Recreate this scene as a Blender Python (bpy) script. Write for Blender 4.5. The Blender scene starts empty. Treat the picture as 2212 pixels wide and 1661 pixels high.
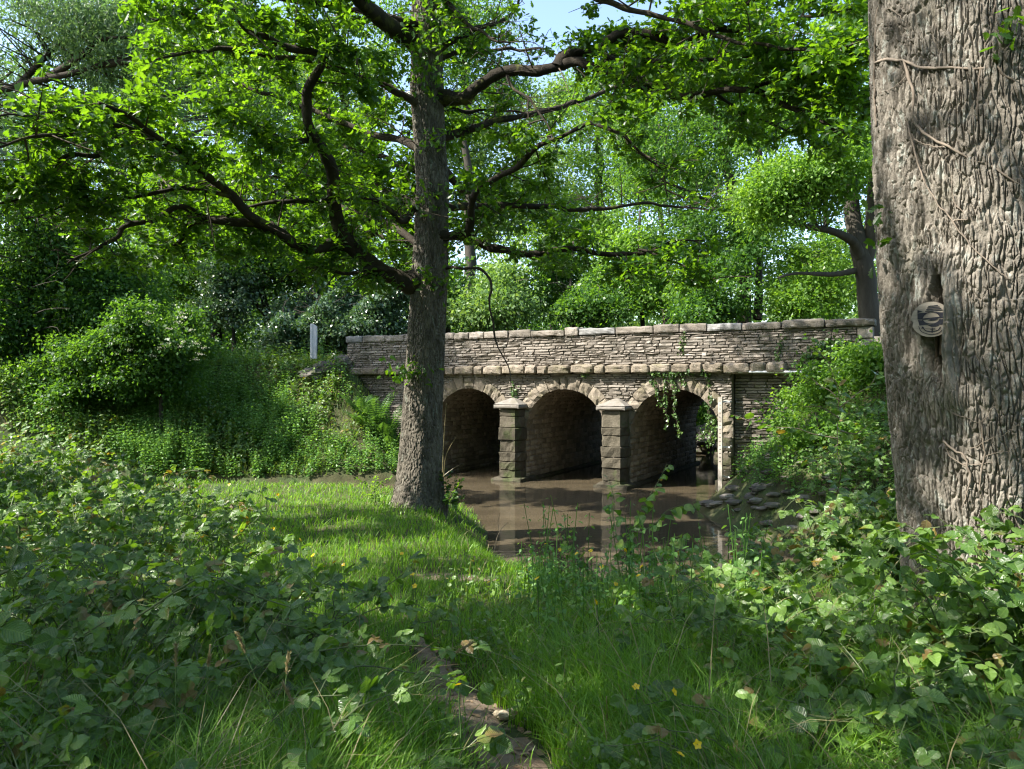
import bpy, math, random
import numpy as np
from mathutils import Vector

# ------------------------------------------------------------------ camera, sky, sun, exposure
SC = bpy.context.scene
COL = SC.collection
EYE = 2.75                      # eye height above the water (water = 0)
FPX, CX, CY = 1640.0, 1106.0, 830.5   # focal length and centre in a 2212 x 1661 frame
cam_d = bpy.data.cameras.new('camera')
cam_d.sensor_width = 36.0
cam_d.lens = 36.0 * FPX / 2212.0
cam_d.clip_start, cam_d.clip_end = 0.05, 2000.0
cam = bpy.data.objects.new('camera', cam_d)
cam.location = (0, 0, EYE)
cam.rotation_euler = (math.radians(90), 0, 0)
COL.objects.link(cam)
SC.camera = cam

SUN_H = np.array([-0.960, -0.280])          # horizontal direction towards the sun
SUN_EL = math.radians(46)
SUN = np.array([SUN_H[0]*math.cos(SUN_EL), SUN_H[1]*math.cos(SUN_EL), math.sin(SUN_EL)])
SUN = SUN/np.linalg.norm(SUN)
w = bpy.data.worlds.new('World'); SC.world = w; w.use_nodes = True
nt = w.node_tree
sky = nt.nodes.new('ShaderNodeTexSky'); sky.sky_type = 'NISHITA'; sky.sun_disc = False
sky.sun_elevation = SUN_EL
sky.sun_rotation = math.atan2(SUN[0], SUN[1])
sky.air_density = 1.0; sky.dust_density = 1.6; sky.ozone_density = 1.0
nt.links.new(sky.outputs[0], nt.nodes['Background'].inputs[0])
nt.nodes['Background'].inputs[1].default_value = 0.15
sl = bpy.data.lights.new('sun', 'SUN'); sl.energy = 5.0; sl.angle = math.radians(0.53); sl.color = (1.0, 0.95, 0.86)
so = bpy.data.objects.new('sun', sl); COL.objects.link(so)
so.rotation_euler = Vector(SUN).to_track_quat('Z', 'Y').to_euler()
SC.view_settings.view_transform = 'Standard'; SC.view_settings.look = 'None'
SC.view_settings.gamma = 1.0; SC.view_settings.exposure = 1.62
SC.view_settings.use_curve_mapping = False
cy = SC.cycles
cy.max_bounces = 7; cy.diffuse_bounces = 4; cy.glossy_bounces = 3; cy.transmission_bounces = 5; cy.transparent_max_bounces = 4
cy.caustics_reflective = False; cy.caustics_refractive = False
cy.sample_clamp_indirect = 6.0
cy.use_adaptive_sampling = False
cy.use_denoising = True
SC.render.filter_size = 1.2; cy.filter_width = 1.2
try:
    cy.denoiser = 'OPENIMAGEDENOISE'; cy.denoising_input_passes = 'RGB_ALBEDO_NORMAL'; cy.denoising_prefilter = 'ACCURATE'
except Exception: pass

R = np.random.default_rng(11)

# ------------------------------------------------------------------ numeric helpers
def nrm(v):
    v = np.asarray(v, float); return v/np.maximum(np.linalg.norm(v, axis=-1, keepdims=True), 1e-9)
def ss(a, b, x):
    t = np.clip((x-a)/(b-a), 0, 1); return t*t*(3-2*t)
def _hash(ix, iy, iz, s=0):
    h = (ix.astype(np.int64)*374761393 + iy.astype(np.int64)*668265263 + iz.astype(np.int64)*2147483647 + s*974634777) & 0xFFFFFFFF
    h = ((h ^ (h >> 13))*1274126177) & 0xFFFFFFFF
    h = ((h ^ (h >> 16))*2246822519) & 0xFFFFFFFF
    return ((h ^ (h >> 15)) & 0xFFFFFF)/float(0x1000000)
def noise(p, s=0):
    """value noise in -1..1, p (n,3)"""
    p = np.asarray(p, float); i = np.floor(p); f = p-i; i = i.astype(np.int64); f = f*f*f*(f*(f*6-15)+10)
    o = 0
    for dx in (0, 1):
        wx = f[:, 0] if dx else 1-f[:, 0]
        for dy in (0, 1):
            wy = f[:, 1] if dy else 1-f[:, 1]
            for dz in (0, 1):
                wz = f[:, 2] if dz else 1-f[:, 2]
                o = o + wx*wy*wz*_hash(i[:, 0]+dx, i[:, 1]+dy, i[:, 2]+dz, s)
    return o*2-1
def fbm(p, oct=4, s=0, gain=0.5):
    p = np.asarray(p, float); o = 0; a = 1.0; t = 0
    for k in range(oct):
        o = o + a*noise(p*(2.03**k)+k*17.3, s+k); t += a; a *= gain
    return o/t
def voro(p, s=0, jit=0.9):
    """F1, F2 and cell id of a 3-D Voronoi pattern"""
    p = np.asarray(p, float); i = np.floor(p).astype(np.int64); n = len(p)
    f1 = np.full(n, 9.0); f2 = np.full(n, 9.0); cid = np.zeros(n)
    for dx in (-1, 0, 1):
        for dy in (-1, 0, 1):
            for dz in (-1, 0, 1):
                a, b, c = i[:, 0]+dx, i[:, 1]+dy, i[:, 2]+dz
                q = np.stack([a+.5+jit*(_hash(a, b, c, s+1)-.5), b+.5+jit*(_hash(a, b, c, s+2)-.5), c+.5+jit*(_hash(a, b, c, s+3)-.5)], 1)
                d = np.linalg.norm(q-p, axis=1)
                m = d < f1
                f2 = np.where(m, f1, np.minimum(f2, d)); cid = np.where(m, _hash(a, b, c, s+4), cid); f1 = np.where(m, d, f1)
    return f1, f2, cid
def unproj(px, py, d):
    return np.array([(px-CX)/FPX*d, d, EYE+(CY-py)/FPX*d])
def smooth_line(pts, n):
    """Catmull-Rom through pts, n samples evenly in arc length"""
    P = np.asarray(pts, float)
    if len(P) == 2:
        return P[0]+(P[1]-P[0])*np.linspace(0, 1, n)[:, None]
    Q = np.vstack([2*P[0]-P[1], P, 2*P[-1]-P[-2]]); out = []
    for k in range(len(P)-1):
        t = np.linspace(0, 1, 12, endpoint=False)[:, None]
        a, b, c, d = Q[k], Q[k+1], Q[k+2], Q[k+3]
        out.append(.5*((2*b)+(c-a)*t+(2*a-5*b+4*c-d)*t*t+(3*b-a-3*c+d)*t**3))
    out = np.vstack(out+[P[-1:]])
    s = np.concatenate([[0], np.cumsum(np.linalg.norm(np.diff(out, axis=0)[:, :3], axis=1))])
    x = np.linspace(0, s[-1], n)
    return np.stack([np.interp(x, s, out[:, j]) for j in range(out.shape[1])], 1)

# ------------------------------------------------------------------ mesh buffer
ORG = {}
class Buf:
    def __init__(self): self.v = []; self.f = {3: [], 4: []}; self.r = []; self.u = []; self.n = 0
    def add(self, v, faces, r=None, u=None):
        v = np.asarray(v, float).reshape(-1, 3); m = len(v)
        for f in faces:
            f = np.asarray(f, np.int64)
            if f.size: self.f[f.shape[1]].append(f+self.n)
        self.v.append(v)
        self.r.append(np.full(m, R.random()) if r is None else np.broadcast_to(np.asarray(r, float), (m,)))
        self.u.append(np.zeros((m, 3)) if u is None else np.asarray(u, float))
        self.n += m
    def build(self, name, mat, parent=None, smooth=False, world=True):
        me = bpy.data.meshes.new(name)
        V = np.vstack(self.v) if self.v else np.zeros((0, 3))
        if parent is not None and world:
            V = V-np.array(ORG[parent.name]) if parent.name in ORG else V
        F3 = np.vstack(self.f[3]) if self.f[3] else np.zeros((0, 3), np.int64)
        F4 = np.vstack(self.f[4]) if self.f[4] else np.zeros((0, 4), np.int64)
        L = np.concatenate([F3.ravel(), F4.ravel()]).astype(np.int32)
        n3, n4 = len(F3), len(F4)
        st = np.concatenate([np.arange(n3)*3, n3*3+np.arange(n4)*4]).astype(np.int32)
        me.vertices.add(len(V)); me.vertices.foreach_set('co', V.astype(np.float32).ravel())
        me.loops.add(len(L)); me.loops.foreach_set('vertex_index', L)
        me.polygons.add(n3+n4); me.polygons.foreach_set('loop_start', st)
        try: me.polygons.foreach_set('loop_total', np.concatenate([np.full(n3, 3), np.full(n4, 4)]).astype(np.int32))
        except Exception: pass
        me.polygons.foreach_set('use_smooth', np.full(n3+n4, smooth, bool))
        a = me.attributes.new('rnd', 'FLOAT', 'POINT'); a.data.foreach_set('value', np.concatenate(self.r).astype(np.float32))
        a = me.attributes.new('luv', 'FLOAT_VECTOR', 'POINT'); a.data.foreach_set('vector', np.vstack(self.u).astype(np.float32).ravel())
        me.update(calc_edges=True); me.validate()
        me.materials.append(mat)
        o = bpy.data.objects.new(name, me); COL.objects.link(o)
        if parent is not None:
            o.parent = parent
            if parent.name in ORG: ORG[o.name] = ORG[parent.name]
        return o
def tag(o, label=None, cat=None, group=None, kind=None):
    if label: o['label'] = label
    if cat: o['category'] = cat
    if group: o['group'] = group
    if kind: o['kind'] = kind
    return o
def thing(name, label, cat, loc=(0, 0, 0), rz=0, group=None):
    o = bpy.data.objects.new(name, None); COL.objects.link(o)
    o.location = tuple(float(c) for c in loc); o.rotation_euler = (0, 0, rz); o.empty_display_size = .2
    if rz == 0: ORG[o.name] = [float(c) for c in loc]
    return tag(o, label, cat, group)

# ------------------------------------------------------------------ shape makers
def tube(buf, pts, rad, sides=8, r=None, rough=0.0, cap=True, seed=0):
    """tapering tube along a polyline"""
    P = np.asarray(pts, float)[:, :3]; n = len(P); rad = np.broadcast_to(np.asarray(rad, float), (n,))
    T = nrm(np.gradient(P, axis=0))
    up = np.array([0, 0, 1.0]) if abs(T[:, 2]).mean() < .8 else np.array([1.0, 0, 0])
    A = np.zeros_like(P); A[0] = nrm(np.cross(T[0], up))
    for k in range(1, n):
        a = A[k-1]-T[k]*np.dot(A[k-1], T[k]); A[k] = nrm(a)
    B = np.cross(T, A)
    th = np.linspace(0, 2*np.pi, sides, endpoint=False)
    ring = (A[:, None]*np.cos(th)[None, :, None]+B[:, None]*np.sin(th)[None, :, None])
    rr = rad[:, None]*np.ones((1, sides))
    if rough:
        q = (P[:, None]+ring*rad[:, None, None]).reshape(-1, 3)
        rr = rr*(1+rough*fbm(q*np.array([9, 9, 3.0]), 3, seed).reshape(n, sides))
    V = (P[:, None]+ring*rr[..., None]).reshape(-1, 3)
    i = np.arange(n-1)[:, None]*sides+np.arange(sides)[None]; j = np.arange(n-1)[:, None]*sides+(np.arange(sides)[None]+1) % sides
    F = [np.stack([i, j, j+sides, i+sides], -1).reshape(-1, 4)]
    if cap:
        V = np.vstack([V, P[-1:]]); k = (n-1)*sides
        F.append(np.stack([k+np.arange(sides), k+(np.arange(sides)+1) % sides, np.full(sides, n*sides)], 1))
    buf.add(V, F, r)
def tubes(buf, P, rad, sides=4):
    """many tubes at once: P (n,m,3), rad (n,m)"""
    P = np.asarray(P, float); n, m, _ = P.shape
    if n == 0: return
    T = nrm(P[:, -1]-P[:, 0]); ref = np.where(np.abs(T[:, 2:3]) < .9, np.array([[0, 0, 1.0]]), np.array([[1.0, 0, 0]]))
    A = nrm(np.cross(T, ref)); B = np.cross(T, A)
    th = np.linspace(0, 2*np.pi, sides, endpoint=False)
    ring = A[:, None]*np.cos(th)[None, :, None]+B[:, None]*np.sin(th)[None, :, None]
    V = P[:, :, None]+ring[:, None]*np.asarray(rad)[:, :, None, None]
    b = np.arange(n)[:, None, None]*m*sides; i = b+np.arange(m-1)[None, :, None]*sides+np.arange(sides); j = b+np.arange(m-1)[None, :, None]*sides+(np.arange(sides)+1) % sides
    buf.add(V, [np.stack([i, j, j+sides, i+sides], -1).reshape(-1, 4)], np.repeat(R.random(n), m*sides))
def box(buf, c, s, rot=None, r=None):
    q = np.array([[x, y, z] for x in (-.5, .5) for y in (-.5, .5) for z in (-.5, .5)])*np.asarray(s)
    if rot is not None: q = q@np.asarray(rot).T
    buf.add(q+np.asarray(c), [np.array([[0, 1, 3, 2], [4, 6, 7, 5], [0, 4, 5, 1], [2, 3, 7, 6], [0, 2, 6, 4], [1, 5, 7, 3]])], r)
def prism(buf, poly, y0, y1, r=None):
    """polygon in x-z extruded from y0 to y1 (fan caps: use star-shaped polygons)"""
    p = np.asarray(poly, float); n = len(p); c = p.mean(0)
    V = np.vstack([np.c_[p[:, 0], np.full(n, y0), p[:, 1]], np.c_[p[:, 0], np.full(n, y1), p[:, 1]], [[c[0], y0, c[1]], [c[0], y1, c[1]]]])
    i = np.arange(n); j = (i+1) % n
    buf.add(V, [np.stack([i, j, j+n, i+n], 1), np.stack([i, np.full(n, 2*n), j], 1), np.stack([i+n, j+n, np.full(n, 2*n+1)], 1)], r)
def ellipsoid(buf, c, s, nu=10, nv=7, r=None, bump=0, seed=0):
    u, v = np.meshgrid(np.linspace(0, 2*np.pi, nu, endpoint=False), np.linspace(-np.pi/2, np.pi/2, nv))
    q = np.stack([np.cos(u)*np.cos(v), np.sin(u)*np.cos(v), np.sin(v)], -1).reshape(-1, 3)
    if bump: q = q*(1+bump*fbm(q*2.2+seed*7.7, 3, seed))[:, None]
    i = np.arange(nv-1)[:, None]*nu+np.arange(nu); j = np.arange(nv-1)[:, None]*nu+(np.arange(nu)+1) % nu
    buf.add(q*np.asarray(s)+np.asarray(c), [np.stack([i, j, j+nu, i+nu], -1).reshape(-1, 4)], r)

# ------------------------------------------------------------------ leaf templates: x across, y along, z up
def leaf_template(half, fold=.12, droop=.15, wave=0.0):
    h = np.asarray(half, float); n = len(h)
    V = []; 
    for x, y in h:
        zc = -droop*y*y
        V += [[-x, y, zc+fold*x+wave*math.sin(y*19)], [0, y, zc], [x, y, zc+fold*x+wave*math.cos(y*17)]]
    V = np.array(V); F = []
    for k in range(n-1):
        a = 3*k
        F += [[a, a+1, a+4, a+3], [a+1, a+2, a+5, a+4]]
    return V, [np.array(F)], np.c_[V[:, 0], V[:, 1], np.zeros(len(V))]
T_OAK = [leaf_template([(0.02, 0), (.05, .10), (.17, .22), (.10, .30), (.27, .46), (.15, .54), (.31, .70), (.20, .78), (.17, .92), (0.02, 1)], f, d) for f, d in ((.25, .1), (.5, .3), (.1, -.1))]
T_OAKLO = [leaf_template([(0.02, 0), (.2, .25), (.12, .36), (.3, .6), (.18, .72), (.2, .88), (.02, 1)], f, d) for f, d in ((.3, .15), (.1, .3))]
T_BRAM = [leaf_template([(0.01, 0), (.24, .06), (.38, .20), (.42, .28), (.46, .42), (.44, .52), (.39, .66), (.32, .75), (.21, .87), (.09, .95), (0.01, 1.04)], f, d, wv) for f, d, wv in ((.22, .2, .02), (.4, .35, .03), (.12, .05, .02), (-.1, .3, .03))]
T_OVAL = [leaf_template([(0.01, 0), (.22, .2), (.29, .45), (.2, .75), (0.01, 1)], f, d) for f, d in ((.3, .2), (.1, .35))]
T_LANCE = [leaf_template([(0.01, 0), (.13, .25), (.14, .5), (0.01, 1)], .3, .3)]
def _kite(w, b):
    V = np.array([[0, 0, 0], [w, .55, b], [0, 1, -.12], [-w, .55, b]]); return V, [np.array([[0, 1, 2], [0, 2, 3]])], V*1.0
T_KITE = [_kite(.36, .12), _kite(.3, .22), _kite(.4, -.05)]
T_IVY = [leaf_template([(0.02, 0), (.42, .05), (.40, .3), (.22, .6), (0.01, 1)], f, d) for f, d in ((.2, .2), (.05, .3))]

def scatter(buf, tmpls, pos, d, n, size, r=None, wide=None):
    pos = np.asarray(pos, float); N = len(pos)
    if N == 0: return
    d = nrm(np.broadcast_to(d, (N, 3))); x = nrm(np.cross(d, np.broadcast_to(n, (N, 3)))); z = np.cross(x, d)
    size = np.broadcast_to(np.asarray(size, float), (N,)); r = R.random(N) if r is None else np.broadcast_to(r, (N,))
    wide = np.ones(N) if wide is None else np.broadcast_to(wide, (N,))
    pick = R.integers(0, len(tmpls), N)
    for t, (V, F, U) in enumerate(tmpls):
        m = pick == t; c = int(m.sum())
        if not c: continue
        W = pos[m][:, None]+size[m][:, None, None]*(V[None, :, 0:1]*wide[m][:, None, None]*x[m][:, None]+V[None, :, 1:2]*d[m][:, None]+V[None, :, 2:3]*z[m][:, None])
        k = len(V)
        buf.add(W, [(f[None]+(np.arange(c)*k)[:, None, None]).reshape(-1, f.shape[1]) for f in F], np.repeat(r[m], k), np.tile(U, (c, 1)))
def rand_dir(n, up=0.0, s=1.0):
    v = R.normal(size=(n, 3))*s; v[:, 2] += up; return nrm(v)
def keep_gaps(pos, gaps):
    """drops foliage that stands in the way of the sun for a given spot: (point, radius)"""
    m = np.ones(len(pos), bool)
    for g, rad in gaps:
        q = pos-np.asarray(g); t = q@SUN
        m &= ~((np.linalg.norm(q-t[:, None]*SUN, axis=1) < rad) & (t > .3))
    return m

# ------------------------------------------------------------------ materials
def mat_new(name):
    m = bpy.data.materials.new(name); m.use_nodes = True; t = m.node_tree; t.nodes.clear()
    return m, t, (lambda k, **kw: _node(t, k, **kw)), (lambda a, b: t.links.new(a, b))
def _node(t, k, **kw):
    n = t.nodes.new('ShaderNode'+k)
    for a, v in kw.items():
        if a.startswith('i_'): 
            key = a[2:]; n.inputs[int(key) if key.isdigit() else key.replace('_', ' ')].default_value = v
        else: setattr(n, a, v)
    return n
def ramp(N, stops, interp='LINEAR'):
    r = N('ValToRGB'); e = r.color_ramp.elements; r.color_ramp.interpolation = interp
    while len(e) < len(stops): e.new(.5)
    for k, (p, c) in enumerate(stops):
        e[k].position = p; e[k].color = (c[0], c[1], c[2], 1) if not np.isscalar(c) else (c, c, c, 1)
    return r
def leaf_mat(name, dark, mid, light, trans=.45, tcol=None, rough=.42, veins=False, spec=.35, nscale=.7, old=None):
    """leaf: per-leaf tint, soft gloss and light shining through"""
    m, t, N, L = mat_new(name)
    at = N('Attribute', attribute_name='rnd')
    geo = N('NewGeometry'); nz = N('TexNoise', i_Scale=nscale, i_Detail=2.0); L(geo.outputs['Position'], nz.inputs['Vector'])
    mx = N('Math', operation='MULTIPLY_ADD', i_1=.55, i_2=0.0); L(nz.outputs['Fac'], mx.inputs[0])
    ad = N('Math', operation='MULTIPLY_ADD', i_1=.55); L(at.outputs['Fac'], ad.inputs[0]); L(mx.outputs[0], ad.inputs[2])
    rp = ramp(N, [(.12, dark), (.5, mid), (.80 if old else .86, light)]+([(.84, old)] if old else [])); L(ad.outputs[0], rp.inputs[0])
    col = rp.outputs[0]
    p = N('BsdfPrincipled'); p.inputs['Roughness'].default_value = rough; p.inputs['Specular IOR Level'].default_value = spec
    if veins:
        lu = N('Attribute', attribute_name='luv'); sp = N('SeparateXYZ'); L(lu.outputs['Vector'], sp.inputs[0])
        ab = N('Math', operation='ABSOLUTE'); L(sp.outputs[0], ab.inputs[0])
        s1 = N('Math', operation='MULTIPLY_ADD', i_1=-.7); L(ab.outputs[0], s1.inputs[0]); L(sp.outputs[1], s1.inputs[2])
        s2 = N('Math', operation='MULTIPLY', i_1=58.0); L(s1.outputs[0], s2.inputs[0])
        s3 = N('Math', operation='SINE'); L(s2.outputs[0], s3.inputs[0])
        mr = N('MapRange', i_1=.035, i_2=0.0, i_3=0.0, i_4=1.0); L(ab.outputs[0], mr.inputs[0])
        v1 = N('MapRange', i_1=.8, i_2=1.0, i_3=0.0, i_4=.55); L(s3.outputs[0], v1.inputs[0])
        vm = N('Math', operation='MAXIMUM'); L(mr.outputs[0], vm.inputs[0]); L(v1.outputs[0], vm.inputs[1])
        mc = N('MixRGB', blend_type='MIX'); mc.inputs[2].default_value = (light[0]*1.25, light[1]*1.15, light[2]*1.2, 1)
        vs = N('Math', operation='MULTIPLY', i_1=.5); L(vm.outputs[0], vs.inputs[0]); L(vs.outputs[0], mc.inputs[0]); L(col, mc.inputs[1]); col = mc.outputs[0]
        bp = N('Bump', i_Strength=.45, i_Distance=.004); bs = N('Math', operation='SUBTRACT', i_0=0.0)
        L(s3.outputs[0], bs.inputs[1]); L(s3.outputs[0], bp.inputs['Height']); bp.invert = True; L(bp.outputs[0], p.inputs['Normal'])
    L(col, p.inputs['Base Color'])
    tr = N('BsdfTranslucent')
    if tcol is None: tcol = (2.2, 2.0, .7)
    tm = N('MixRGB', blend_type='MULTIPLY', i_0=1.0); L(col, tm.inputs[1]); tm.inputs[2].default_value = (*tcol, 1); L(tm.outputs[0], tr.inputs[0])
    ms = N('MixShader', i_0=trans); L(p.outputs[0], ms.inputs[1]); L(tr.outputs[0], ms.inputs[2])
    o = N('OutputMaterial'); L(ms.outputs[0], o.inputs[0])
    return m
def rough_mat(name, stops, scale=4.0, detail=6.0, rough=.9, bump=.3, bdist=.02, bscale=None, use_rnd=.5, stretch=(1, 1, 1), patches=(), spec=.2, coord='Object'):
    """stone, bark or earth: fractal colour ramp, per-piece tint, lichen or moss patches, bump"""
    m, t, N, L = mat_new(name)
    tc = N('TexCoord'); mp = N('Mapping'); mp.inputs['Scale'].default_value = stretch; L(tc.outputs[coord], mp.inputs[0])
    n1 = N('TexNoise', i_Scale=scale, i_Detail=detail, i_Roughness=.62); L(mp.outputs[0], n1.inputs['Vector'])
    at = N('Attribute', attribute_name='rnd')
    a = N('Math', operation='MULTIPLY_ADD', i_1=use_rnd); L(at.outputs['Fac'], a.inputs[0])
    b = N('Math', operation='MULTIPLY_ADD', i_1=(1-use_rnd)*1.5, i_2=-(1-use_rnd)*.25); L(n1.outputs['Fac'], b.inputs[0]); L(b.outputs[0], a.inputs[2])
    rp = ramp(N, stops); L(a.outputs[0], rp.inputs[0]); col = rp.outputs[0]
    for k, (pc, ps, lo, hi, amt) in enumerate(patches):
        nz = N('TexNoise', i_Scale=ps, i_Detail=5.0, i_Roughness=.65); L(mp.outputs[0], nz.inputs['Vector'])
        r2 = ramp(N, [(lo, 0.0), (hi, amt)]); L(nz.outputs['Fac'], r2.inputs[0])
        mc = N('MixRGB'); mc.inputs[2].default_value = (*pc, 1); L(r2.outputs[0], mc.inputs[0]); L(col, mc.inputs[1]); col = mc.outputs[0]
        nz.inputs['Distortion'].default_value = .3*(k+1)
    p = N('BsdfPrincipled'); p.inputs['Roughness'].default_value = rough; p.inputs['Specular IOR Level'].default_value = spec
    L(col, p.inputs['Base Color'])
    n2 = N('TexNoise', i_Scale=bscale or scale*6, i_Detail=8.0, i_Roughness=.7); L(mp.outputs[0], n2.inputs['Vector'])
    bp = N('Bump', i_Strength=bump, i_Distance=bdist); L(n2.outputs['Fac'], bp.inputs['Height']); L(bp.outputs[0], p.inputs['Normal'])
    o = N('OutputMaterial'); L(p.outputs[0], o.inputs[0])
    return m
def plain_mat(name, col, rough=.6, metal=0.0, spec=.4, var=.15, scale=20):
    m, t, N, L = mat_new(name)
    tc = N('TexCoord'); n1 = N('TexNoise', i_Scale=float(scale), i_Detail=4.0); L(tc.outputs['Object'], n1.inputs['Vector'])
    c = np.array(col); rp = ramp(N, [(.3, c*(1-var)), (.7, c*(1+var))]); L(n1.outputs['Fac'], rp.inputs[0])
    p = N('BsdfPrincipled'); p.inputs['Roughness'].default_value = rough; p.inputs['Metallic'].default_value = metal; p.inputs['Specular IOR Level'].default_value = spec
    L(rp.outputs[0], p.inputs['Base Color']); o = N('OutputMaterial'); L(p.outputs[0], o.inputs[0])
    return m

M = {}
M['oak'] = leaf_mat('oak_leaf', (.020, .055, .014), (.034, .088, .017), (.060, .135, .022), .5, (4.6, 3.7, .5), rough=.38, spec=.5)
M['oak_shade'] = leaf_mat('broad_leaf', (.026, .07, .018), (.045, .11, .025), (.08, .165, .035), .45, (2.9, 2.6, .6))
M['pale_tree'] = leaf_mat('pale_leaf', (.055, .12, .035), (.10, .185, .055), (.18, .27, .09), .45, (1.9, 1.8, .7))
M['grey_tree'] = leaf_mat('willow_leaf', (.045, .09, .045), (.075, .135, .07), (.13, .19, .10), .45, (1.9, 2.0, .9))
M['bright_tree'] = leaf_mat('lime_leaf', (.06, .13, .025), (.10, .20, .035), (.17, .28, .05), .5, (2.1, 2.0, .6))
M['shiny'] = leaf_mat('glossy_leaf', (.04, .085, .04), (.065, .125, .06), (.13, .19, .11), .25, (2, 2.1, .8), rough=.3, spec=.8)
M['bramble'] = leaf_mat('bramble_leaf', (.026, .072, .012), (.075, .16, .024), (.17, .28, .055), .33, (2.0, 2.0, .45), rough=.34, veins=True, spec=.8, nscale=3.0, old=(.20, .13, .04))
M['young'] = leaf_mat('young_leaf', (.09, .20, .03), (.13, .27, .04), (.18, .33, .05), .45, (1.8, 1.7, .5), veins=True)
M['nettle'] = leaf_mat('nettle_leaf', (.05, .125, .03), (.10, .215, .05), (.17, .31, .08), .4, (1.9, 1.8, .6), nscale=.8)
M['fern'] = leaf_mat('fern_leaf', (.04, .10, .03), (.065, .145, .04), (.09, .18, .05), .45, (2.0, 1.9, .6))
M['grass'] = leaf_mat('grass_blade', (.05, .13, .014), (.115, .24, .024), (.20, .34, .05), .46, (1.9, 1.9, .5), nscale=1.2)
M['bright_grass'] = leaf_mat('bank_grass_blade', (.06, .12, .03), (.11, .18, .045), (.19, .24, .08), .45, (1.9, 1.8, .6), nscale=.8)
M['rubble'] = rough_mat('pale_broken_stone', [(.2, (.3, .24, .16)), (.8, (.5, .42, .3))], 30.0, bump=.4, bdist=.004)
M['hay'] = leaf_mat('dry_grass', (.16, .13, .06), (.24, .2, .1), (.32, .27, .15), .3, (1.3, 1.2, .8))
M['ivy'] = leaf_mat('ivy_leaf', (.03, .07, .02), (.06, .12, .03), (.12, .20, .05), .3, (2, 2, .5), rough=.35, spec=.5)
M['stem'] = plain_mat('green_stem', (.07, .13, .035), .6)
M['cane'] = plain_mat('bramble_cane', (.09, .12, .045), .6, var=.4, scale=6)
M['twig'] = plain_mat('twig_bark', (.055, .042, .03), .9, var=.4, scale=8)
M['deadtwig'] = plain_mat('dead_twig', (.20, .16, .11), .9, var=.3)
M['cream'] = leaf_mat('cream_flower', (.38, .38, .24), (.5, .5, .34), (.6, .6, .45), .3, (1, 1, 1), rough=.7)
M['petal'] = leaf_mat('buttercup_petal', (.75, .48, .01), (.85, .58, .012), (.9, .66, .02), .3, (1, 1, 1), rough=.25, spec=.6)
M['bark_bg'] = rough_mat('grey_bark', [(.2, (.03, .026, .02)), (.5, (.065, .057, .045)), (.85, (.12, .108, .085))], 3.0, stretch=(1.5, 1.5, .4), bump=.7, bdist=.05, bscale=9)
M['bark_limb'] = rough_mat('mossy_limb_bark', [(.2, (.022, .018, .013)), (.5, (.05, .041, .03)), (.85, (.10, .085, .06))], 5.0, bump=.8, bdist=.03, bscale=22,
                           patches=[((.13, .14, .03), 2.6, .58, .68, .7)])
M['bark_mid'] = rough_mat('oak_bark', [(.15, (.034, .03, .023)), (.5, (.10, .088, .069)), (.85, (.18, .162, .13))], 6.0, stretch=(1.6, 1.6, .45), bump=.5, bdist=.012, bscale=40, use_rnd=.55,
                          patches=[((.17, .185, .15), 9.0, .58, .64, .6), ((.07, .09, .03), 1.2, .62, .75, .5)])
M['bark_big'] = rough_mat('furrowed_bark', [(.10, (.06, .053, .043)), (.35, (.158, .14, .115)), (.6, (.232, .208, .174)), (.9, (.32, .293, .252))], 9.0, stretch=(1.3, 1.3, .7), bump=.9, bdist=.012, bscale=70, use_rnd=.6,
                          patches=[((.34, .35, .31), 13.0, .57, .62, .7), ((.12, .13, .07), 2.0, .6, .75, .35)])
M['vine'] = plain_mat('dead_ivy_stem', (.18, .145, .112), .85, var=.3, scale=15)
M['stone'] = rough_mat('rubble_stone', [(.1, (.135, .118, .098)), (.4, (.20, .174, .146)), (.62, (.255, .224, .19)), (.9, (.335, .302, .262))], 5.0, bump=.8, bdist=.02, bscale=30, use_rnd=.5,
                       patches=[((.085, .078, .058), .9, .50, .68, .75), ((.38, .37, .34), 6.0, .60, .68, .65)])
M['stone_smooth'] = rough_mat('dressed_stone', [(.1, (.09, .08, .068)), (.5, (.165, .148, .128)), (.9, (.26, .238, .208))], 6.0, bump=.5, bdist=.012, bscale=40, use_rnd=.6,
                              patches=[((.12, .11, .08), 2.2, .52, .68, .6), ((.5, .49, .44), 9.0, .64, .7, .6)])
M['stone_grey'] = rough_mat('grey_dressed_stone', [(.1, (.13, .128, .125)), (.9, (.27, .265, .255))], 8.0, bump=.4, bdist=.008, bscale=50, use_rnd=.4, patches=[((.5, .49, .45), 9.0, .62, .7, .4)])
M['stone_arch'] = rough_mat('arch_stone', [(.1, (.11, .092, .068)), (.5, (.20, .168, .13)), (.9, (.29, .25, .2))], 5.0, bump=.9, bdist=.02, bscale=26, use_rnd=.5,
                            patches=[((.13, .12, .06), 2.0, .5, .66, .6), ((.46, .43, .34), 8.0, .62, .7, .5)])
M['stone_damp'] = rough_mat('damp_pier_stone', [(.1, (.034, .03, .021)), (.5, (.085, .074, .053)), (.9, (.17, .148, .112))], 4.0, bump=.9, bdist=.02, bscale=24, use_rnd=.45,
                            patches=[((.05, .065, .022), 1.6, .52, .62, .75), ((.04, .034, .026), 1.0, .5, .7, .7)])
M['mortar'] = rough_mat('lime_mortar', [(.1, (.09, .078, .06)), (.9, (.22, .195, .16))], 8.0, bump=.8, bdist=.01, use_rnd=.1)
M['dark_stone'] = rough_mat('barrel_stone', [(.1, (.11, .095, .072)), (.5, (.21, .178, .135)), (.9, (.32, .275, .215))], 5.0, bump=.9, bdist=.02, bscale=26, use_rnd=.55)
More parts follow.
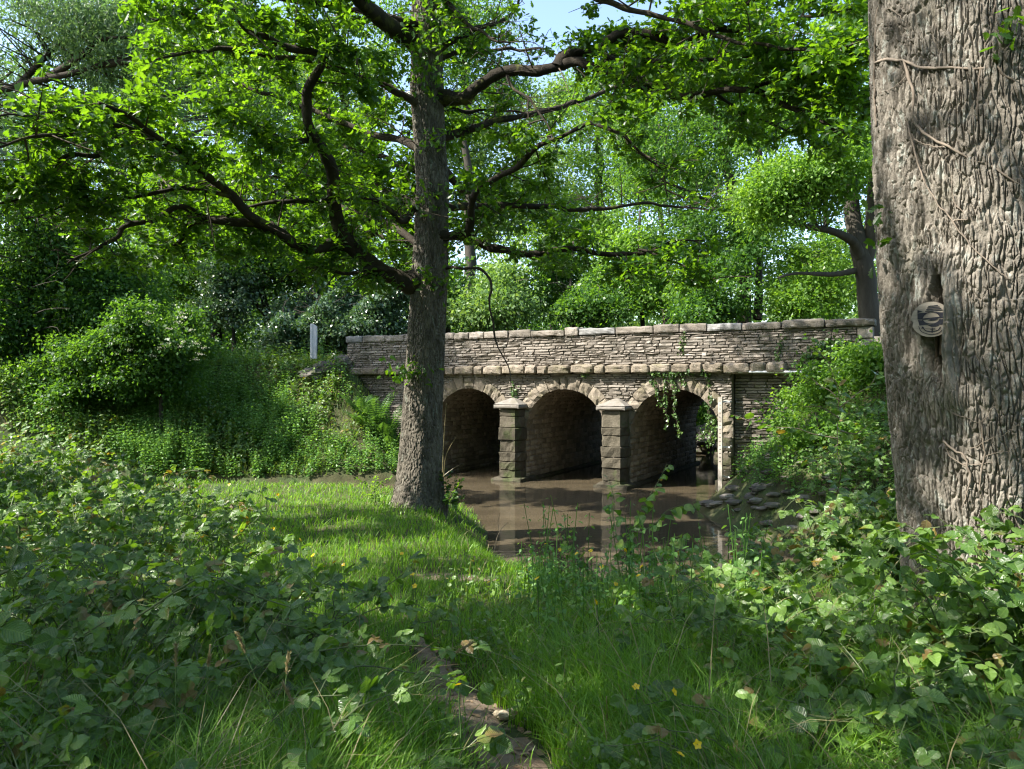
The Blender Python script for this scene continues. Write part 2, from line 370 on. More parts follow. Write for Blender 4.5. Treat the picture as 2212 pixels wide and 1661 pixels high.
M['soil'] = rough_mat('bank_soil', [(.2, (.03, .028, .014)), (.5, (.055, .056, .024)), (.85, (.10, .09, .05))], 3.0, bump=.8, bdist=.03, use_rnd=0.0,
                      patches=[((.04, .07, .02), 1.3, .45, .6, .8)])
M['path'] = rough_mat('trodden_earth', [(.2, (.10, .074, .052)), (.5, (.165, .125, .088)), (.85, (.24, .19, .14))], 7.0, bump=.9, bdist=.02, bscale=30, use_rnd=0.0,
                      patches=[((.07, .055, .04), 3.0, .55, .7, .7)])
M['road'] = rough_mat('road_asphalt', [(.2, (.04, .04, .04)), (.8, (.07, .068, .064))], 6.0, bump=.4, bdist=.01, use_rnd=0)
M['rock'] = rough_mat('boulder_rock', [(.15, (.06, .053, .045)), (.5, (.13, .117, .1)), (.9, (.22, .2, .175))], 4.0, bump=.8, bdist=.02, bscale=20, patches=[((.06, .08, .025), 2.5, .5, .6, .7)])
M['litter'] = leaf_mat('fallen_leaf', (.10, .065, .035), (.19, .13, .075), (.30, .23, .15), .15, (1.2, 1.1, .8), rough=.8)
M['concrete'] = plain_mat('pale_concrete', (.46, .47, .50), .85, var=.08, scale=12)
M['steel'] = plain_mat('galvanised_steel', (.62, .62, .63), .45, .15, var=.15, scale=9)
M['rust'] = plain_mat('weathered_steel', (.40, .36, .31), .6, .1, var=.3, scale=7)
M['plastic'] = plain_mat('white_conduit', (.82, .82, .84), .3, var=.04)
M['wood_cut'] = rough_mat('sawn_wood', [(.2, (.20, .18, .15)), (.5, (.29, .26, .215)), (.9, (.37, .335, .28))], 18.0, stretch=(.3, 1, 2.5), bump=.3, bdist=.003, use_rnd=0)
M['ink'] = plain_mat('dark_paint', (.018, .02, .03), .6)
M['rot'] = rough_mat('decayed_wood', [(.2, (.02, .015, .01)), (.6, (.07, .05, .03)), (.9, (.14, .105, .065))], 14.0, stretch=(1, 1, .25), bump=.9, bdist=.01, use_rnd=0)

def water_mat():
    m, t, N, L = mat_new('river_water')
    tc = N('TexCoord'); mp = N('Mapping'); mp.inputs['Scale'].default_value = (1.0, 2.2, 1); L(tc.outputs['Object'], mp.inputs[0])
    n1 = N('TexNoise', i_Scale=2.4, i_Detail=3.0, i_Roughness=.5); L(mp.outputs[0], n1.inputs['Vector'])
    n2 = N('TexNoise', i_Scale=.5, i_Detail=3.0); L(mp.outputs[0], n2.inputs['Vector'])
    rp = ramp(N, [(.3, (.056, .045, .029)), (.7, (.095, .076, .048))]); L(n2.outputs['Fac'], rp.inputs[0])
    p = N('BsdfPrincipled'); p.inputs['Roughness'].default_value = .06; p.inputs['IOR'].default_value = 1.33; p.inputs['Specular IOR Level'].default_value = .5
    L(rp.outputs[0], p.inputs['Base Color'])
    bp = N('Bump', i_Strength=.10, i_Distance=.03); L(n1.outputs['Fac'], bp.inputs['Height']); L(bp.outputs[0], p.inputs['Normal'])
    o = N('OutputMaterial'); L(p.outputs[0], o.inputs[0]); return m
M['water'] = water_mat()

# ------------------------------------------------------------------ terrain and river
TH = math.radians(28.0)
TB = np.array([math.cos(TH), -math.sin(TH)])      # along the bridge, towards the right
NB = np.array([math.sin(TH), math.cos(TH)])       # through the arches, away from the viewer
P0 = np.array([2.85, 20.5])                       # bridge face above the second pier
ROAD_Z = 3.42
RIVER = np.array([(-9.5, 19.6), (-7, 18.9), (-5, 18.6), (-3, 18.1), (-1.5, 17.1), (-.75, 16.0), (-.45, 14.2), (-.36, 12.4), (-.02, 10.9), (.38, 9.5), (.95, 8.1), (1.75, 7.0), (3.0, 6.75), (4.6, 7.2), (8, 6.6), (20, 4),
                  (20, 8), (9.5, 9.2), (6.2, 10.6), (5.0, 12.0), (4.45, 13.6), (4.12, 15.2), (4.1, 16.6), (4.9, 18.2), (5.45, 19.1), (8.8, 25.5), (12, 33), (20, 40), (14, 46), (5, 38), (.8, 29.6), (-2.45, 23.3), (-3.2, 21.0), (-5.6, 20.7), (-8, 20.5)])
def poly_dist(p, poly):
    """signed distance to a polygon, positive outside"""
    p = np.asarray(p, float); d = np.full(len(p), 1e9); ins = np.zeros(len(p), bool)
    for k in range(len(poly)):
        a, b = poly[k], poly[(k+1) % len(poly)]; e = b-a
        t = np.clip(((p-a)@e)/(e@e), 0, 1); d = np.minimum(d, np.linalg.norm(p-a-t[:, None]*e, axis=1))
        c = ((a[1] <= p[:, 1]) & (b[1] > p[:, 1])) | ((b[1] <= p[:, 1]) & (a[1] > p[:, 1]))
        with np.errstate(divide='ignore', invalid='ignore'):
            ins ^= c & (p[:, 0] < a[0]+(p[:, 1]-a[1])/(b[1]-a[1])*(b[0]-a[0]))
    return np.where(ins, -d, d)
def ground_z(xy):
    xy = np.asarray(xy, float).reshape(-1, 2); x, y = xy[:, 0], xy[:, 1]
    d = poly_dist(xy, RIVER)
    v = (xy-P0)@NB; u = (xy-P0)@TB
    right = (x > 2.5) & (y > 8.6+.0*x) & (x > 3.4)
    near = np.clip(1.12-.058*np.maximum(y-2.5, 0), .34, 1.3)
    near = near*ss(-.1, 1.3, d)+.10*ss(0, .4, d)
    leftfar = np.minimum(ROAD_Z, .55*d+.15+1.4*ss(-3.2, .3, v)*ss(.6, 3, d))
    f = np.maximum(ss(-6.2, -4.4, v), ss(19.5, 20.6, y)*(x < 2))
    z = near*(1-f)+leftfar*f
    zr = np.minimum(ROAD_Z, .92*np.maximum(d, 0)+.05)
    z = np.where(right, zr, z)
    z = np.where(d < 0, -.05-.7*ss(0, 1.2, -d), z)
    q = np.c_[x, y, np.zeros(len(x))]
    z = z+np.where(d > .15, .05*fbm(q*.9, 3, 5)+.02*noise(q*4, 6), 0)+np.where(right & (d > .05), (.16*fbm(q*1.3, 4, 15))*ss(.05, .6, d), 0)
    z = np.where((v > -.02) & (v < 7.0) & (u > -9.3) & (u < 6.3) & (d > 0), np.minimum(z, 1.2), z)
    return z
def is_far(xy): return (((xy-P0)@NB > -4.6) & (xy[:, 1] > 17)) | ((xy[:, 1] > 20.1) & (xy[:, 0] < 1))
def gz(x, y): return float(ground_z([(x, y)])[0])
def ray_ground(px, py, h=0.0, dmax=45):
    """where the line of sight through a pixel comes within h of the ground"""
    d = np.linspace(.8, dmax, 900); X = (px-CX)/FPX*d
    z = EYE+(CY-py)/FPX*d; g = np.maximum(ground_z(np.c_[X, d]), 0.0)
    k = np.argmax(z-g <= h)
    return np.array([X[k], d[k], g[k]])
def axis_pts(a, b, fine0, fine1, step, grow=1.18):
    s = list(np.arange(fine0, fine1+1e-6, step)); k = step
    while s[-1] < b: k *= grow; s.append(s[-1]+k)
    k = step
    while s[0] > a: k *= grow; s.insert(0, s[0]-k)
    return np.array(s)
gx = axis_pts(-420, 420, -12, 12, .16); gy = axis_pts(-120, 620, 0, 30, .16)
XX, YY = np.meshgrid(gx, gy); xy = np.c_[XX.ravel(), YY.ravel()]
zz = ground_z(xy)
b = Buf(); nx, ny = len(gx), len(gy)
i = (np.arange(ny-1)[:, None]*nx+np.arange(nx-1)[None]).ravel()
b.add(np.c_[xy, zz], [np.stack([i, i+1, i+1+nx, i+nx], 1)], 0.5)
tag(b.build('ground', M['soil'], smooth=True), kind='structure')
b = Buf(); b.add([[-12, 3, 0], [24, 3, 0], [24, 50, 0], [-12, 50, 0]], [np.array([[0, 1, 2, 3]])], .5)
tag(b.build('river_water', M['water']), kind='structure')
# trodden path, a thin irregular sheet on the ground
pp = [ray_ground(*q)[:2] for q in ((1095, 1661), (1070, 1615), (1022, 1560), (970, 1500), (940, 1455), (922, 1420), (912, 1385))]
pp = [np.array(pp[0])+np.array([.25, -1.6])]+pp
PATH = smooth_line(np.c_[pp, np.zeros(len(pp))], 70)[:, :2]
PW = np.interp(np.arange(70), [0, 30, 50, 62, 69], [.19, .165, .135, .09, .02])
def path_sheet(C, W, seed, name):
    T = nrm(np.gradient(C, axis=0)); S = np.c_[T[:, 1], -T[:, 0]]; b = Buf(); n = len(C); q = np.linspace(-1, 1, 9)
    k_ = np.arange(n)*.45; wa, wb = [1+.6*fbm(np.c_[k_, np.full(n, s_), np.zeros(n)], 3, seed) for s_ in (0., 9.)]
    V = C[:, None]+S[:, None]*(np.where(q[None] > 0, q[None]*wa[:, None], q[None]*wb[:, None])*W[:, None])[..., None]; V = V.reshape(-1, 2); z = ground_z(V)
    e = np.tile(1-np.abs(q)**3, n); q3 = np.c_[V, z]
    V = np.c_[V, z+.008*e+.006+.006*fbm(q3*np.array([11, 11, 1]), 4, 8)*e-.01*(1-e)]
    i = (np.arange(n-1)[:, None]*9+np.arange(8)).ravel(); b.add(V, [np.stack([i, i+1, i+10, i+9], 1)], .5)
    return tag(b.build(name, M['path'], smooth=True), kind='structure')
path_sheet(PATH, PW, 3, 'path')
bp_ = ray_ground(1000, 1245); BARE = np.c_[np.linspace(bp_[0]-.45, bp_[0]+.35, 20), np.linspace(bp_[1]+.15, bp_[1]-.25, 20)]
path_sheet(BARE, np.sin(np.linspace(.1, 3.04, 20))*.16, 4, 'bare_earth_path')
def path_d(xy):
    xy = np.asarray(xy); return np.min(np.linalg.norm(xy[:, None]-PATH[None, ::2], axis=2)-PW[None, ::2], axis=1)

# ------------------------------------------------------------------ the bridge
def face(px, py, v=0.0):
    r = np.array([(px-CX)/FPX, 1.0]); s = (v+P0@NB)/(r@NB); p = r*s
    return (p-P0)@TB, EYE+(CY-py)/FPX*s
def bworld(u, v, z):
    p = P0+np.multiply.outer(np.asarray(u), TB)+np.multiply.outer(np.asarray(v), NB)
    return np.c_[p.reshape(-1, 2), np.broadcast_to(z, (len(p.reshape(-1, 2)),))]
bridge = thing('stone_bridge', 'old rubble stone road bridge with three round arches over the brown river', 'bridge', (P0[0], P0[1], 0), -TH)
def bb(name, buf, mat, parent=None, smooth=False): return buf.build(name, mat, parent or bridge, smooth)
SPAN, RAD, SPR, RING = 3.13, 1.21, 1.44, .36
AC = [-1.5*SPAN, -.5*SPAN, .5*SPAN]
UL, UR = face(750, 760)[0], 6.25
ST0, ST1, CP0, CP1 = 3.04, 3.29, 4.10, 4.32
def stone(buf, u0, u1, z0, z1, v, proud, rough=.010, g=.004, nu=4, nz=3, back=.022):
    a = np.linspace(u0+g, u1-g, nu+1); c = np.linspace(z0+g, z1-g, nz+1)
    U, Z = np.meshgrid(a, c); e = np.ones_like(U, bool); e[1:-1, 1:-1] = False
    V = v-proud+R.normal(0, rough, U.shape)-R.random()*rough*1.5; V[e] = v+back-R.random(e.sum())*.008
    U = U+np.where(e, R.normal(0, .004, U.shape), R.normal(0, min(.012, (u1-u0)*.05), U.shape)); Z = Z+R.normal(0, .0035, Z.shape)
    # carry the outer ring close to the edge so that stones keep a crisp arris
    ai, ci = np.array(U), np.array(Z)
    ai[:, 1] = ai[:, 0]+.012; ai[:, -2] = ai[:, -1]-.012; ci[1] = ci[0]+.010; ci[-2] = ci[-1]-.010
    q = np.stack([ai, V, ci], -1).reshape(-1, 3); m = nu+1
    i = (np.arange(nz)[:, None]*m+np.arange(nu)).ravel()
    buf.add(q, [np.stack([i, i+1, i+1+m, i+m], 1)], R.random())
def ext(u, z, grow=0.0):
    """inside the ring or the opening of an arch?"""
    for c in AC:
        if z > SPR and math.hypot(u-c, z-SPR) < RAD+RING*.92+grow: return True
        if z <= SPR and abs(u-c) < RAD+.05+grow: return True
    return False
def courses(buf, u0, u1, z0, z1, v, hr, lr, proud, test=None, rough=.012):
    z = z0
    while z < z1-.02:
        h = R.uniform(*hr); h = z1-z if z1-z-h < hr[0]*.6 else h
        u = u0+R.uniform(-.2, 0)
        while u < u1:
            l = R.uniform(*lr); a, c = max(u, u0), min(u+l, u1); u += l
            if c-a < .03: continue
            if test:
                n = 12; s = [not test(a+(c-a)*(k+.5)/n, z+h*.5) for k in range(n)]
                if not any(s): continue
                k0 = s.index(True); k1 = k0
                while k1 < n and s[k1]: k1 += 1
                a, c = a+(c-a)*k0/n, a+(c-a)*k1/n
                if c-a < .03: continue
            stone(buf, a, c, z, z+h, v, R.uniform(*proud), rough)
        z += h
# parapet
us = face(1690, 790)[0]
b = Buf(); courses(b, UL, UR-.35, ST1+.005, CP0, 0, (.045, .085), (.14, .5), (.0, .018))
for z0, z1 in ((ST1, 3.56), (3.565, 3.82), (3.825, CP0)): stone(b, UR-.35, UR, z0, z1, 0, .03)
box(b, ((UL+UR)/2, .24, (ST1+CP0)/2), (UR-UL-.02, .44, CP0-ST1), r=.1)
courses(b, us+.01, UR, ST0+.005, ST1, 0, (.06, .1), (.16, .5), (.0, .03)); box(b, ((us+UR)/2, .24, (ST0+ST1)/2), (UR-us, .44, ST1-ST0-.01), r=.1)
bb('parapet', b, M['stone'])
# far parapet and the road between
b = Buf(); courses(b, -9.2, 6.2, 3.3, 4.05, 0, (.09, .14), (.25, .6), (0, .03))
for q in b.v: q[:, 1] = 7.0-q[:, 1]
box(b, (-1.5, 6.77, 3.67), (15.4, .4, .74), r=.2); box(b, (-1.5, 6.77, 4.14), (15.5, .5, .2), r=.4)
bb('far_parapet', b, M['stone'])
b = Buf(); box(b, (-1.5, 3.5, 3.2), (15.6, 6.1, .3), r=.3); bb('road_deck', b, M['road'])
# coping
def rough_block(buf, c, s, n=(5, 3, 3), amp=.012, seed=0, r=None, rounding=.12):
    """a stone block with worn arrises"""
    P = []; F = []; off = 0
    for ax in range(3):
        for sd in (-1, 1):
            o = [k for k in range(3) if k != ax]; A, B2 = np.meshgrid(np.linspace(-1, 1, n[o[0]]+1), np.linspace(-1, 1, n[o[1]]+1), indexing='ij')
            q = np.zeros(A.shape+(3,)); q[..., ax] = sd; q[..., o[0]] = A; q[..., o[1]] = B2
            P.append(q.reshape(-1, 3)); m = n[o[1]]+1
            i = (np.arange(n[o[0]])[:, None]*m+np.arange(n[o[1]])).ravel(); f = np.stack([i, i+1, i+1+m, i+m], 1)
            if (sd > 0) != (ax == 1): f = f[:, ::-1]
            F.append(f+off); off += len(P[-1])
    q = np.vstack(P); ln = np.linalg.norm(q, axis=1, keepdims=True); mx = np.abs(q).max(1, keepdims=True)
    sz = np.asarray(s, float)/2
    k = np.sort(np.abs(q), axis=1)[:, 1:2]                       # how near an arris
    V = q*sz; V = V-np.sign(q)*np.minimum(sz*.5, .05)*rounding*np.where(np.abs(q) > .99, k**4, 0)*3
    w_ = V+np.asarray(c); V = V+amp*(fbm(w_*9, 3, seed)[:, None]*nrm(q/np.maximum(ln, 1e-6)))*1.6
    buf.add(V+np.asarray(c), F, R.random() if r is None else r)
b = Buf(); b2 = Buf(); u = UL-.02
while u < UR:
    l = R.uniform(.4, 1.3); l = UR+.04-u if UR-u-l < .3 else l
    h = CP1-CP0+R.uniform(-.035, .03); pr = R.uniform(.01, .05)
    rough_block(b if R.random() < .8 else b2, (u+l/2, .23-pr, CP0+h/2), (l-.004, .56, h), (10, 5, 4), R.uniform(.012, .03), int(u*10)+100); u += l
bb('coping', b, M['stone']); bb('dressed_coping', b2, M['stone_grey'])
# string course
b = Buf(); u = UL-.02; us = face(1690, 790)[0]
while u < us:
    l = R.uniform(.3, .75); pr = R.uniform(.09, .14)
    rough_block(b, (u+l/2, -.02-pr/2, (ST0+ST1)/2+R.uniform(-.012, .012)), (l-.004, .2+pr, ST1-ST0+R.uniform(-.02, .03)), (8, 4, 6), .024, int(u*10)+300, rounding=.22); u += l
bb('string_course', b, M['stone_arch'])
# spandrels, left wall, abutment and the set-back wing wall on the right
UAB = face(1581, 950)[0]
b = Buf(); courses(b, UL, UAB, 0.0, ST0, 0, (.042, .078), (.14, .5), (.0, .02), ext)
bb('spandrel_wall', b, M['stone'])
b = Buf(); courses(b, UAB+.02, UR+1.5, 0.0, ST0+.02, .26, (.05, .085), (.14, .55), (.0, .035))
box(b, (UAB+2.3, .26+.42, 1.55), (4.4, .78, 3.0), r=.1)
bb('wing_wall', b, M['stone'])
# backing mortar behind the stones, open at the arches
b = Buf(); xs = np.unique(np.concatenate([np.linspace(UL+.01, UAB, 60)]+[c+RAD*np.cos(np.linspace(0, np.pi, 41)) for c in AC]))
for a, c in zip(xs[:-1], xs[1:]):
    z = []
    for t in (a, c):
        zz_ = -.4
        for cc in AC:
            if abs((a+c)/2-cc) < RAD: zz_ = SPR+math.sqrt(max(0, RAD*RAD-(t-cc)**2))
        z.append(zz_)
    b.add([[a, .02, z[0]], [c, .02, z[1]], [c, .02, ST0], [a, .02, ST0]], [np.array([[0, 1, 2, 3]])], .5)
    b.add([[a, 6.9, z[0]], [c, 6.9, z[1]], [c, 6.9, 3.3], [a, 6.9, 3.3]], [np.array([[3, 2, 1, 0]])], .5)
b.add([[UAB, .02, -.4], [UAB, .3, -.4], [UAB, .3, ST0], [UAB, .02, ST0]], [np.array([[0, 1, 2, 3]])], .5)
bb('mortar', b, M['mortar'])
# arch rings and barrels
def wedge(buf, c, a0, a1, r0, r1, v0, v1, seed):
    n = 4; A, Q = np.meshgrid(np.linspace(a0, a1, n+1), np.linspace(r0, r1, n+1), indexing='ij')
    e = np.ones_like(A, bool); e[1:-1, 1:-1] = False
    V = np.where(e, v0+.03, v0)+R.normal(0, .012, A.shape)
    q = np.stack([c+Q*np.cos(A), V, SPR+Q*np.sin(A)], -1).reshape(-1, 3); m = n+1
    i = (np.arange(n)[:, None]*m+np.arange(n)).ravel(); rr = R.random()
    buf.add(q, [np.stack([i, i+m, i+m+1, i+1], 1)], rr)
    # soffit side
    A, Y = np.meshgrid(np.linspace(a0, a1, n+1), np.linspace(v0+.03, v1, 4), indexing='ij'); rr2 = r0+R.normal(0, .012, A.shape)
    q = np.stack([c+rr2*np.cos(A), Y, SPR+rr2*np.sin(A)], -1).reshape(-1, 3); m = 4
    i = (np.arange(n)[:, None]*m+np.arange(3)).ravel(); buf.add(q, [np.stack([i, i+1, i+1+m, i+m], 1)], rr)
for k, c in enumerate(AC):
    b = Buf(); n = 13; ed = np.linspace(-.03, np.pi+.03, n+1)+np.r_[0, R.normal(0, .02, n-1), 0]
    for j in range(n):
        wedge(b, c, ed[j]+.006, ed[j+1]-.006, RAD-R.uniform(0, .03), RAD+RING+R.uniform(-.06, .03), -R.uniform(.028, .042), .38, j)
    bb('arch_ring', b, M['stone_arch'])
    b = Buf()
    prof = [(c+RAD, z) for z in np.linspace(-.4, SPR, 13)[:-1]]+[(c+RAD*math.cos(t), SPR+RAD*math.sin(t)) for t in np.linspace(0, np.pi, 27)]+[(c-RAD, z) for z in np.linspace(SPR, -.4, 13)[1:]]
    prof = np.array(prof); seg = len(prof)-1
    for s in range(seg):      # courses running through the barrel, each broken into stones
        v = .36; a, d = prof[s], prof[s+1]; nn = np.array([d[1]-a[1], -(d[0]-a[0])]); nn = nn/np.linalg.norm(nn)*-1
        cc = np.array([c, SPR]); mid = (a+d)/2
        inw = np.array([c-mid[0], 0.0 if mid[1] < SPR else SPR-mid[1]]); inw = inw/max(np.linalg.norm(inw), 1e-6)
        if max(a[1], d[1]) <= SPR+.01: v = .02
        while v < 6.95:
            l = R.uniform(.14, .4); w1 = min(v+l, 6.97); pr = R.uniform(.0, .03)
            pts = []
            for vv in np.linspace(v+.006, w1-.006, 4):
                for tt in (.04, .3, .7, .96):
                    q = a+(d-a)*tt; edge = tt in (.04, .96) or vv in (v+.006, w1-.006)
                    q = q+inw*(-.012 if edge else pr+R.normal(0, .008)); pts.append([q[0], vv, q[1]])
            i = (np.arange(3)[:, None]*4+np.arange(3)).ravel()
            b.add(pts, [np.stack([i, i+1, i+5, i+4], 1)], R.random()); v = w1
    sh = prof.copy(); dirs = np.array([[c-p[0], 0 if p[1] < SPR else SPR-p[1]] for p in prof]); sh = prof-nrm(dirs)*.016
    V = np.vstack([np.c_[sh[:, 0], np.full(len(sh), .04), sh[:, 1]], np.c_[sh[:, 0], np.full(len(sh), 6.95), sh[:, 1]]]); i = np.arange(len(sh)-1)
    b.add(V, [np.stack([i, i+1, i+1+len(sh), i+len(sh)], 1)], .15)
    bb('arch_barrel', b, M['dark_stone'])
# cutwaters with stone caps
for c in (-SPAN, 0.0):
    b = Buf(); hw = .335; z = -.4; plan = np.array([(-hw, .03), (-hw, -.30), (-hw*.72, -.47), (hw*.72, -.47), (hw, -.30), (hw, .03)])
    while z < 2.03:
        h = R.uniform(.2, .36); h = 2.05-z if 2.05-z-h < .16 else h
        top = z > 1.5; k = 0 if top else R.uniform(-.02, .03)
        segs = []
        ring = []
        for a, d in zip(plan[:-1], plan[1:]):
            m = max(2, int(np.linalg.norm(d-a)/.07))
            for t in np.linspace(0, 1, m, endpoint=False): ring.append(a+(d-a)*t)
        ring.append(plan[-1]); ring = np.array(ring); cen = np.array([0, -.1]); out = nrm(ring-cen)
        zs = np.array([z+.004, z+.02, z+h*.5, z+h-.02, z+h-.004]); V = []
        split = R.uniform(-.2, .2)
        for kz, q in enumerate(zs):
            r3 = np.c_[ring, np.full(len(ring), q)]+np.array([c*3.7, 0, 0])
            am = (.016 if top else .05)*fbm(r3*7, 3, int(z*50))+(k if 0 < kz < 4 else -.02)
            am = am-np.where(np.abs(ring[:, 0]-split) < .03, .02, 0)*(not top)
            rr = ring+out*am[:, None]; V.append(np.c_[rr[:, 0]+c, rr[:, 1], np.full(len(rr), q)])
        m = len(ring); V = np.vstack(V); i = (np.arange(4)[:, None]*m+np.arange(m-1)).ravel()
        b.add(V, [np.stack([i, i+1, i+1+m, i+m], 1)], R.random()*.6+(.35 if top else 0)); z += h
    rough_block(b, (c, -.02, .0), (.98, 1.15, .22), (8, 8, 3), .03, 77, r=.1)
    rough_block(b, (c, 3.8, -.02), (.92, 6.9, .20), (6, 40, 3), .03, 78, r=.1)
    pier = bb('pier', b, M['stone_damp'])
    b = Buf(); e = .43; y0, y1 = -.58, .02
    rough_block(b, (c, (y0+y1)/2, 2.12), (2*e, y1-y0, .13), (8, 6, 3), .008, 81, r=.75, rounding=.2)
    q = [[c-e+.02, y0+.02, 2.185], [c+e-.02, y0+.02, 2.185], [c+e-.02, y1, 2.185], [c-e+.02, y1, 2.185], [c-.05, y1-.16, 2.37], [c+.05, y1-.16, 2.37], [c+.05, y1, 2.38], [c-.05, y1, 2.38]]
    b.add(q, [np.array([[0, 1, 5, 4], [1, 2, 6, 5], [3, 0, 4, 7], [4, 5, 6, 7]])], .8)
    o = b.build('pier_cap', M['stone_smooth'], pier); o.matrix_parent_inverse.identity()
b = Buf()
for s0, s1, z0, z1 in ((UAB-.42, UAB, .0, .34), (UAB-.35, UAB, .34, .7), (UAB-.45, UAB, .7, 1.05), (UAB-.38, UAB, 1.05, 1.42)):
    rough_block(b, ((s0+s1)/2, .12, (z0+z1)/2), (s1-s0-.01, .36, z1-z0-.012), (6, 4, 5), .03, int(z0*99))
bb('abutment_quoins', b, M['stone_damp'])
# masonry lumps where the left end of the wall dies into the bank
for k, (px, py, d, s) in enumerate(((738, 790, 24.9, (.5, .5, .34)), (706, 800, 24.5, (.5, .5, .3)), (676, 812, 24.2, (.45, .5, .26)))):
    p = unproj(px, py, d); p[2] = min(p[2], gz(p[0], p[1])+.12); b = Buf(); ellipsoid(b, (0, 0, 0), s, 22, 14, .4, .35, k+5)
    o = b.build('fallen_masonry', M['rock'], smooth=False); o.location = p
    tag(o, ['largest grey masonry lump touching the left end of the bridge parapet', 'middle rough masonry lump below the pale post on the bank', 'lowest flat masonry lump half buried in the grassy bank'][k], 'stone', 'masonry lumps at the wall end')

# marker post, depth gauge pole and conduit
p = ray_ground(678, 768); p = np.array([(678-CX)/FPX*24.6, 24.6, 0]); p[2] = EYE+(CY-768)/FPX*24.6-.1
post = thing('marker_post', 'pale concrete marker post with a slanted top beside the left end of the bridge', 'post', p)
b = Buf(); H_ = 1.13
prism(b, [(-.11, 0), (.10, 0), (.10, H_-.09), (-.02, H_), (-.11, H_)], -.05, .05, .5); o = b.build('shaft', M['concrete'], post, world=False)
b = Buf(); box(b, (-.065, -.056, H_/2), (.07, .012, H_-.06), r=.6); b.build('front_rib', M['concrete'], post, world=False)
ug, zg = face(1556, 900, -.34)
gp = thing('gauge_pole', 'square steel gauge pole with a bent arm standing in front of the third arch', 'pole', bworld(ug, -.34, 0)[0], -TH)
zt = face(1556, 766, -.34)[1]; zb = face(1556, 1062, -.34)[1]
zm = zt-1.05
b = Buf(); box(b, (0, 0, (zb-.25+zm)/2), (.10, .085, zm-zb+.25), r=.5); b.build('lower_post', M['rust'], gp, world=False)
b = Buf(); tube(b, [(0, 0, zm), (0, 0, zt-.08), (-.02, .0, zt-.02), (-.07, 0, zt), (-.38, 0, zt+.02)], .045, 8, .5); b.build('bent_arm', M['steel'], gp, world=False, smooth=True)
b = Buf(); box(b, (-.40, .0, zt+.02), (.10, .07, .07), r=.5); b.build('arm_clamp', M['rust'], gp, world=False)
for zbk in (zm-.12, zm-1.25, .45):
    b = Buf(); box(b, (.09, .12, zbk), (.24, .035, .035), r=.5); box(b, (.2, .2, zbk), (.035, .30, .035), r=.5); b.build('bracket', M['steel'], gp, world=False)
b = Buf()
for k in range(16): box(b, (-.0, -.0435, zm-.1-k*.1), (.05, .003, .012), r=.5)
b.build('gauge_marks', M['ink'], gp, world=False)
c0 = face(1566, 803, -.06); c1 = face(1755, 804, -.03); c2 = face(1886, 808, .05)
b = Buf(); c0, c1, c2 = face(1566, 803, -.19), face(1755, 804, -.17), face(1886, 808, -.1)
pts = np.vstack([bworld(c0[0], -.19, c0[1]), bworld(c1[0], -.17, c1[1]), bworld(c2[0], -.1, c2[1])])
tube(b, smooth_line(pts, 30), .03, 8, .5)
cp = thing('conduit_pipe', 'thin white conduit pipe running under the string course to the right of the pole', 'pipe', pts[0])
b.build('pipe_run', M['plastic'], cp, smooth=True)
for t in (.12, .42, .7):
    b = Buf(); q = pts[0]+(pts[2]-pts[0])*t; q[2] = np.interp(t, [0, .58, 1], pts[:, 2]); tube(b, [q-np.r_[TB*.035, 0], q+np.r_[TB*.035, 0]], .03, 8, .5); b.build('pipe_clip', M['steel'], cp)

# rocks on the far bank seen through the third arch
for k in range(16):
    px, py = R.uniform(1506, 1552), R.uniform(962, 1002); d = 29+R.uniform(0, 3); p = unproj(px, 0, d)
    z = (1-(py-960)/45)*1.0
    b = Buf(); s = R.uniform(.22, .5); ellipsoid(b, (0, 0, 0), (s, s*.8, s*.6), 10, 7, R.random(), .55, 20+k)
    o = b.build('bank_rock', M['rock']); o.location = (p[0], p[1], z+.05)
    tag(o, 'grey angular rock in the pile seen through the third arch', 'rock', 'rocks piled beyond the third arch')

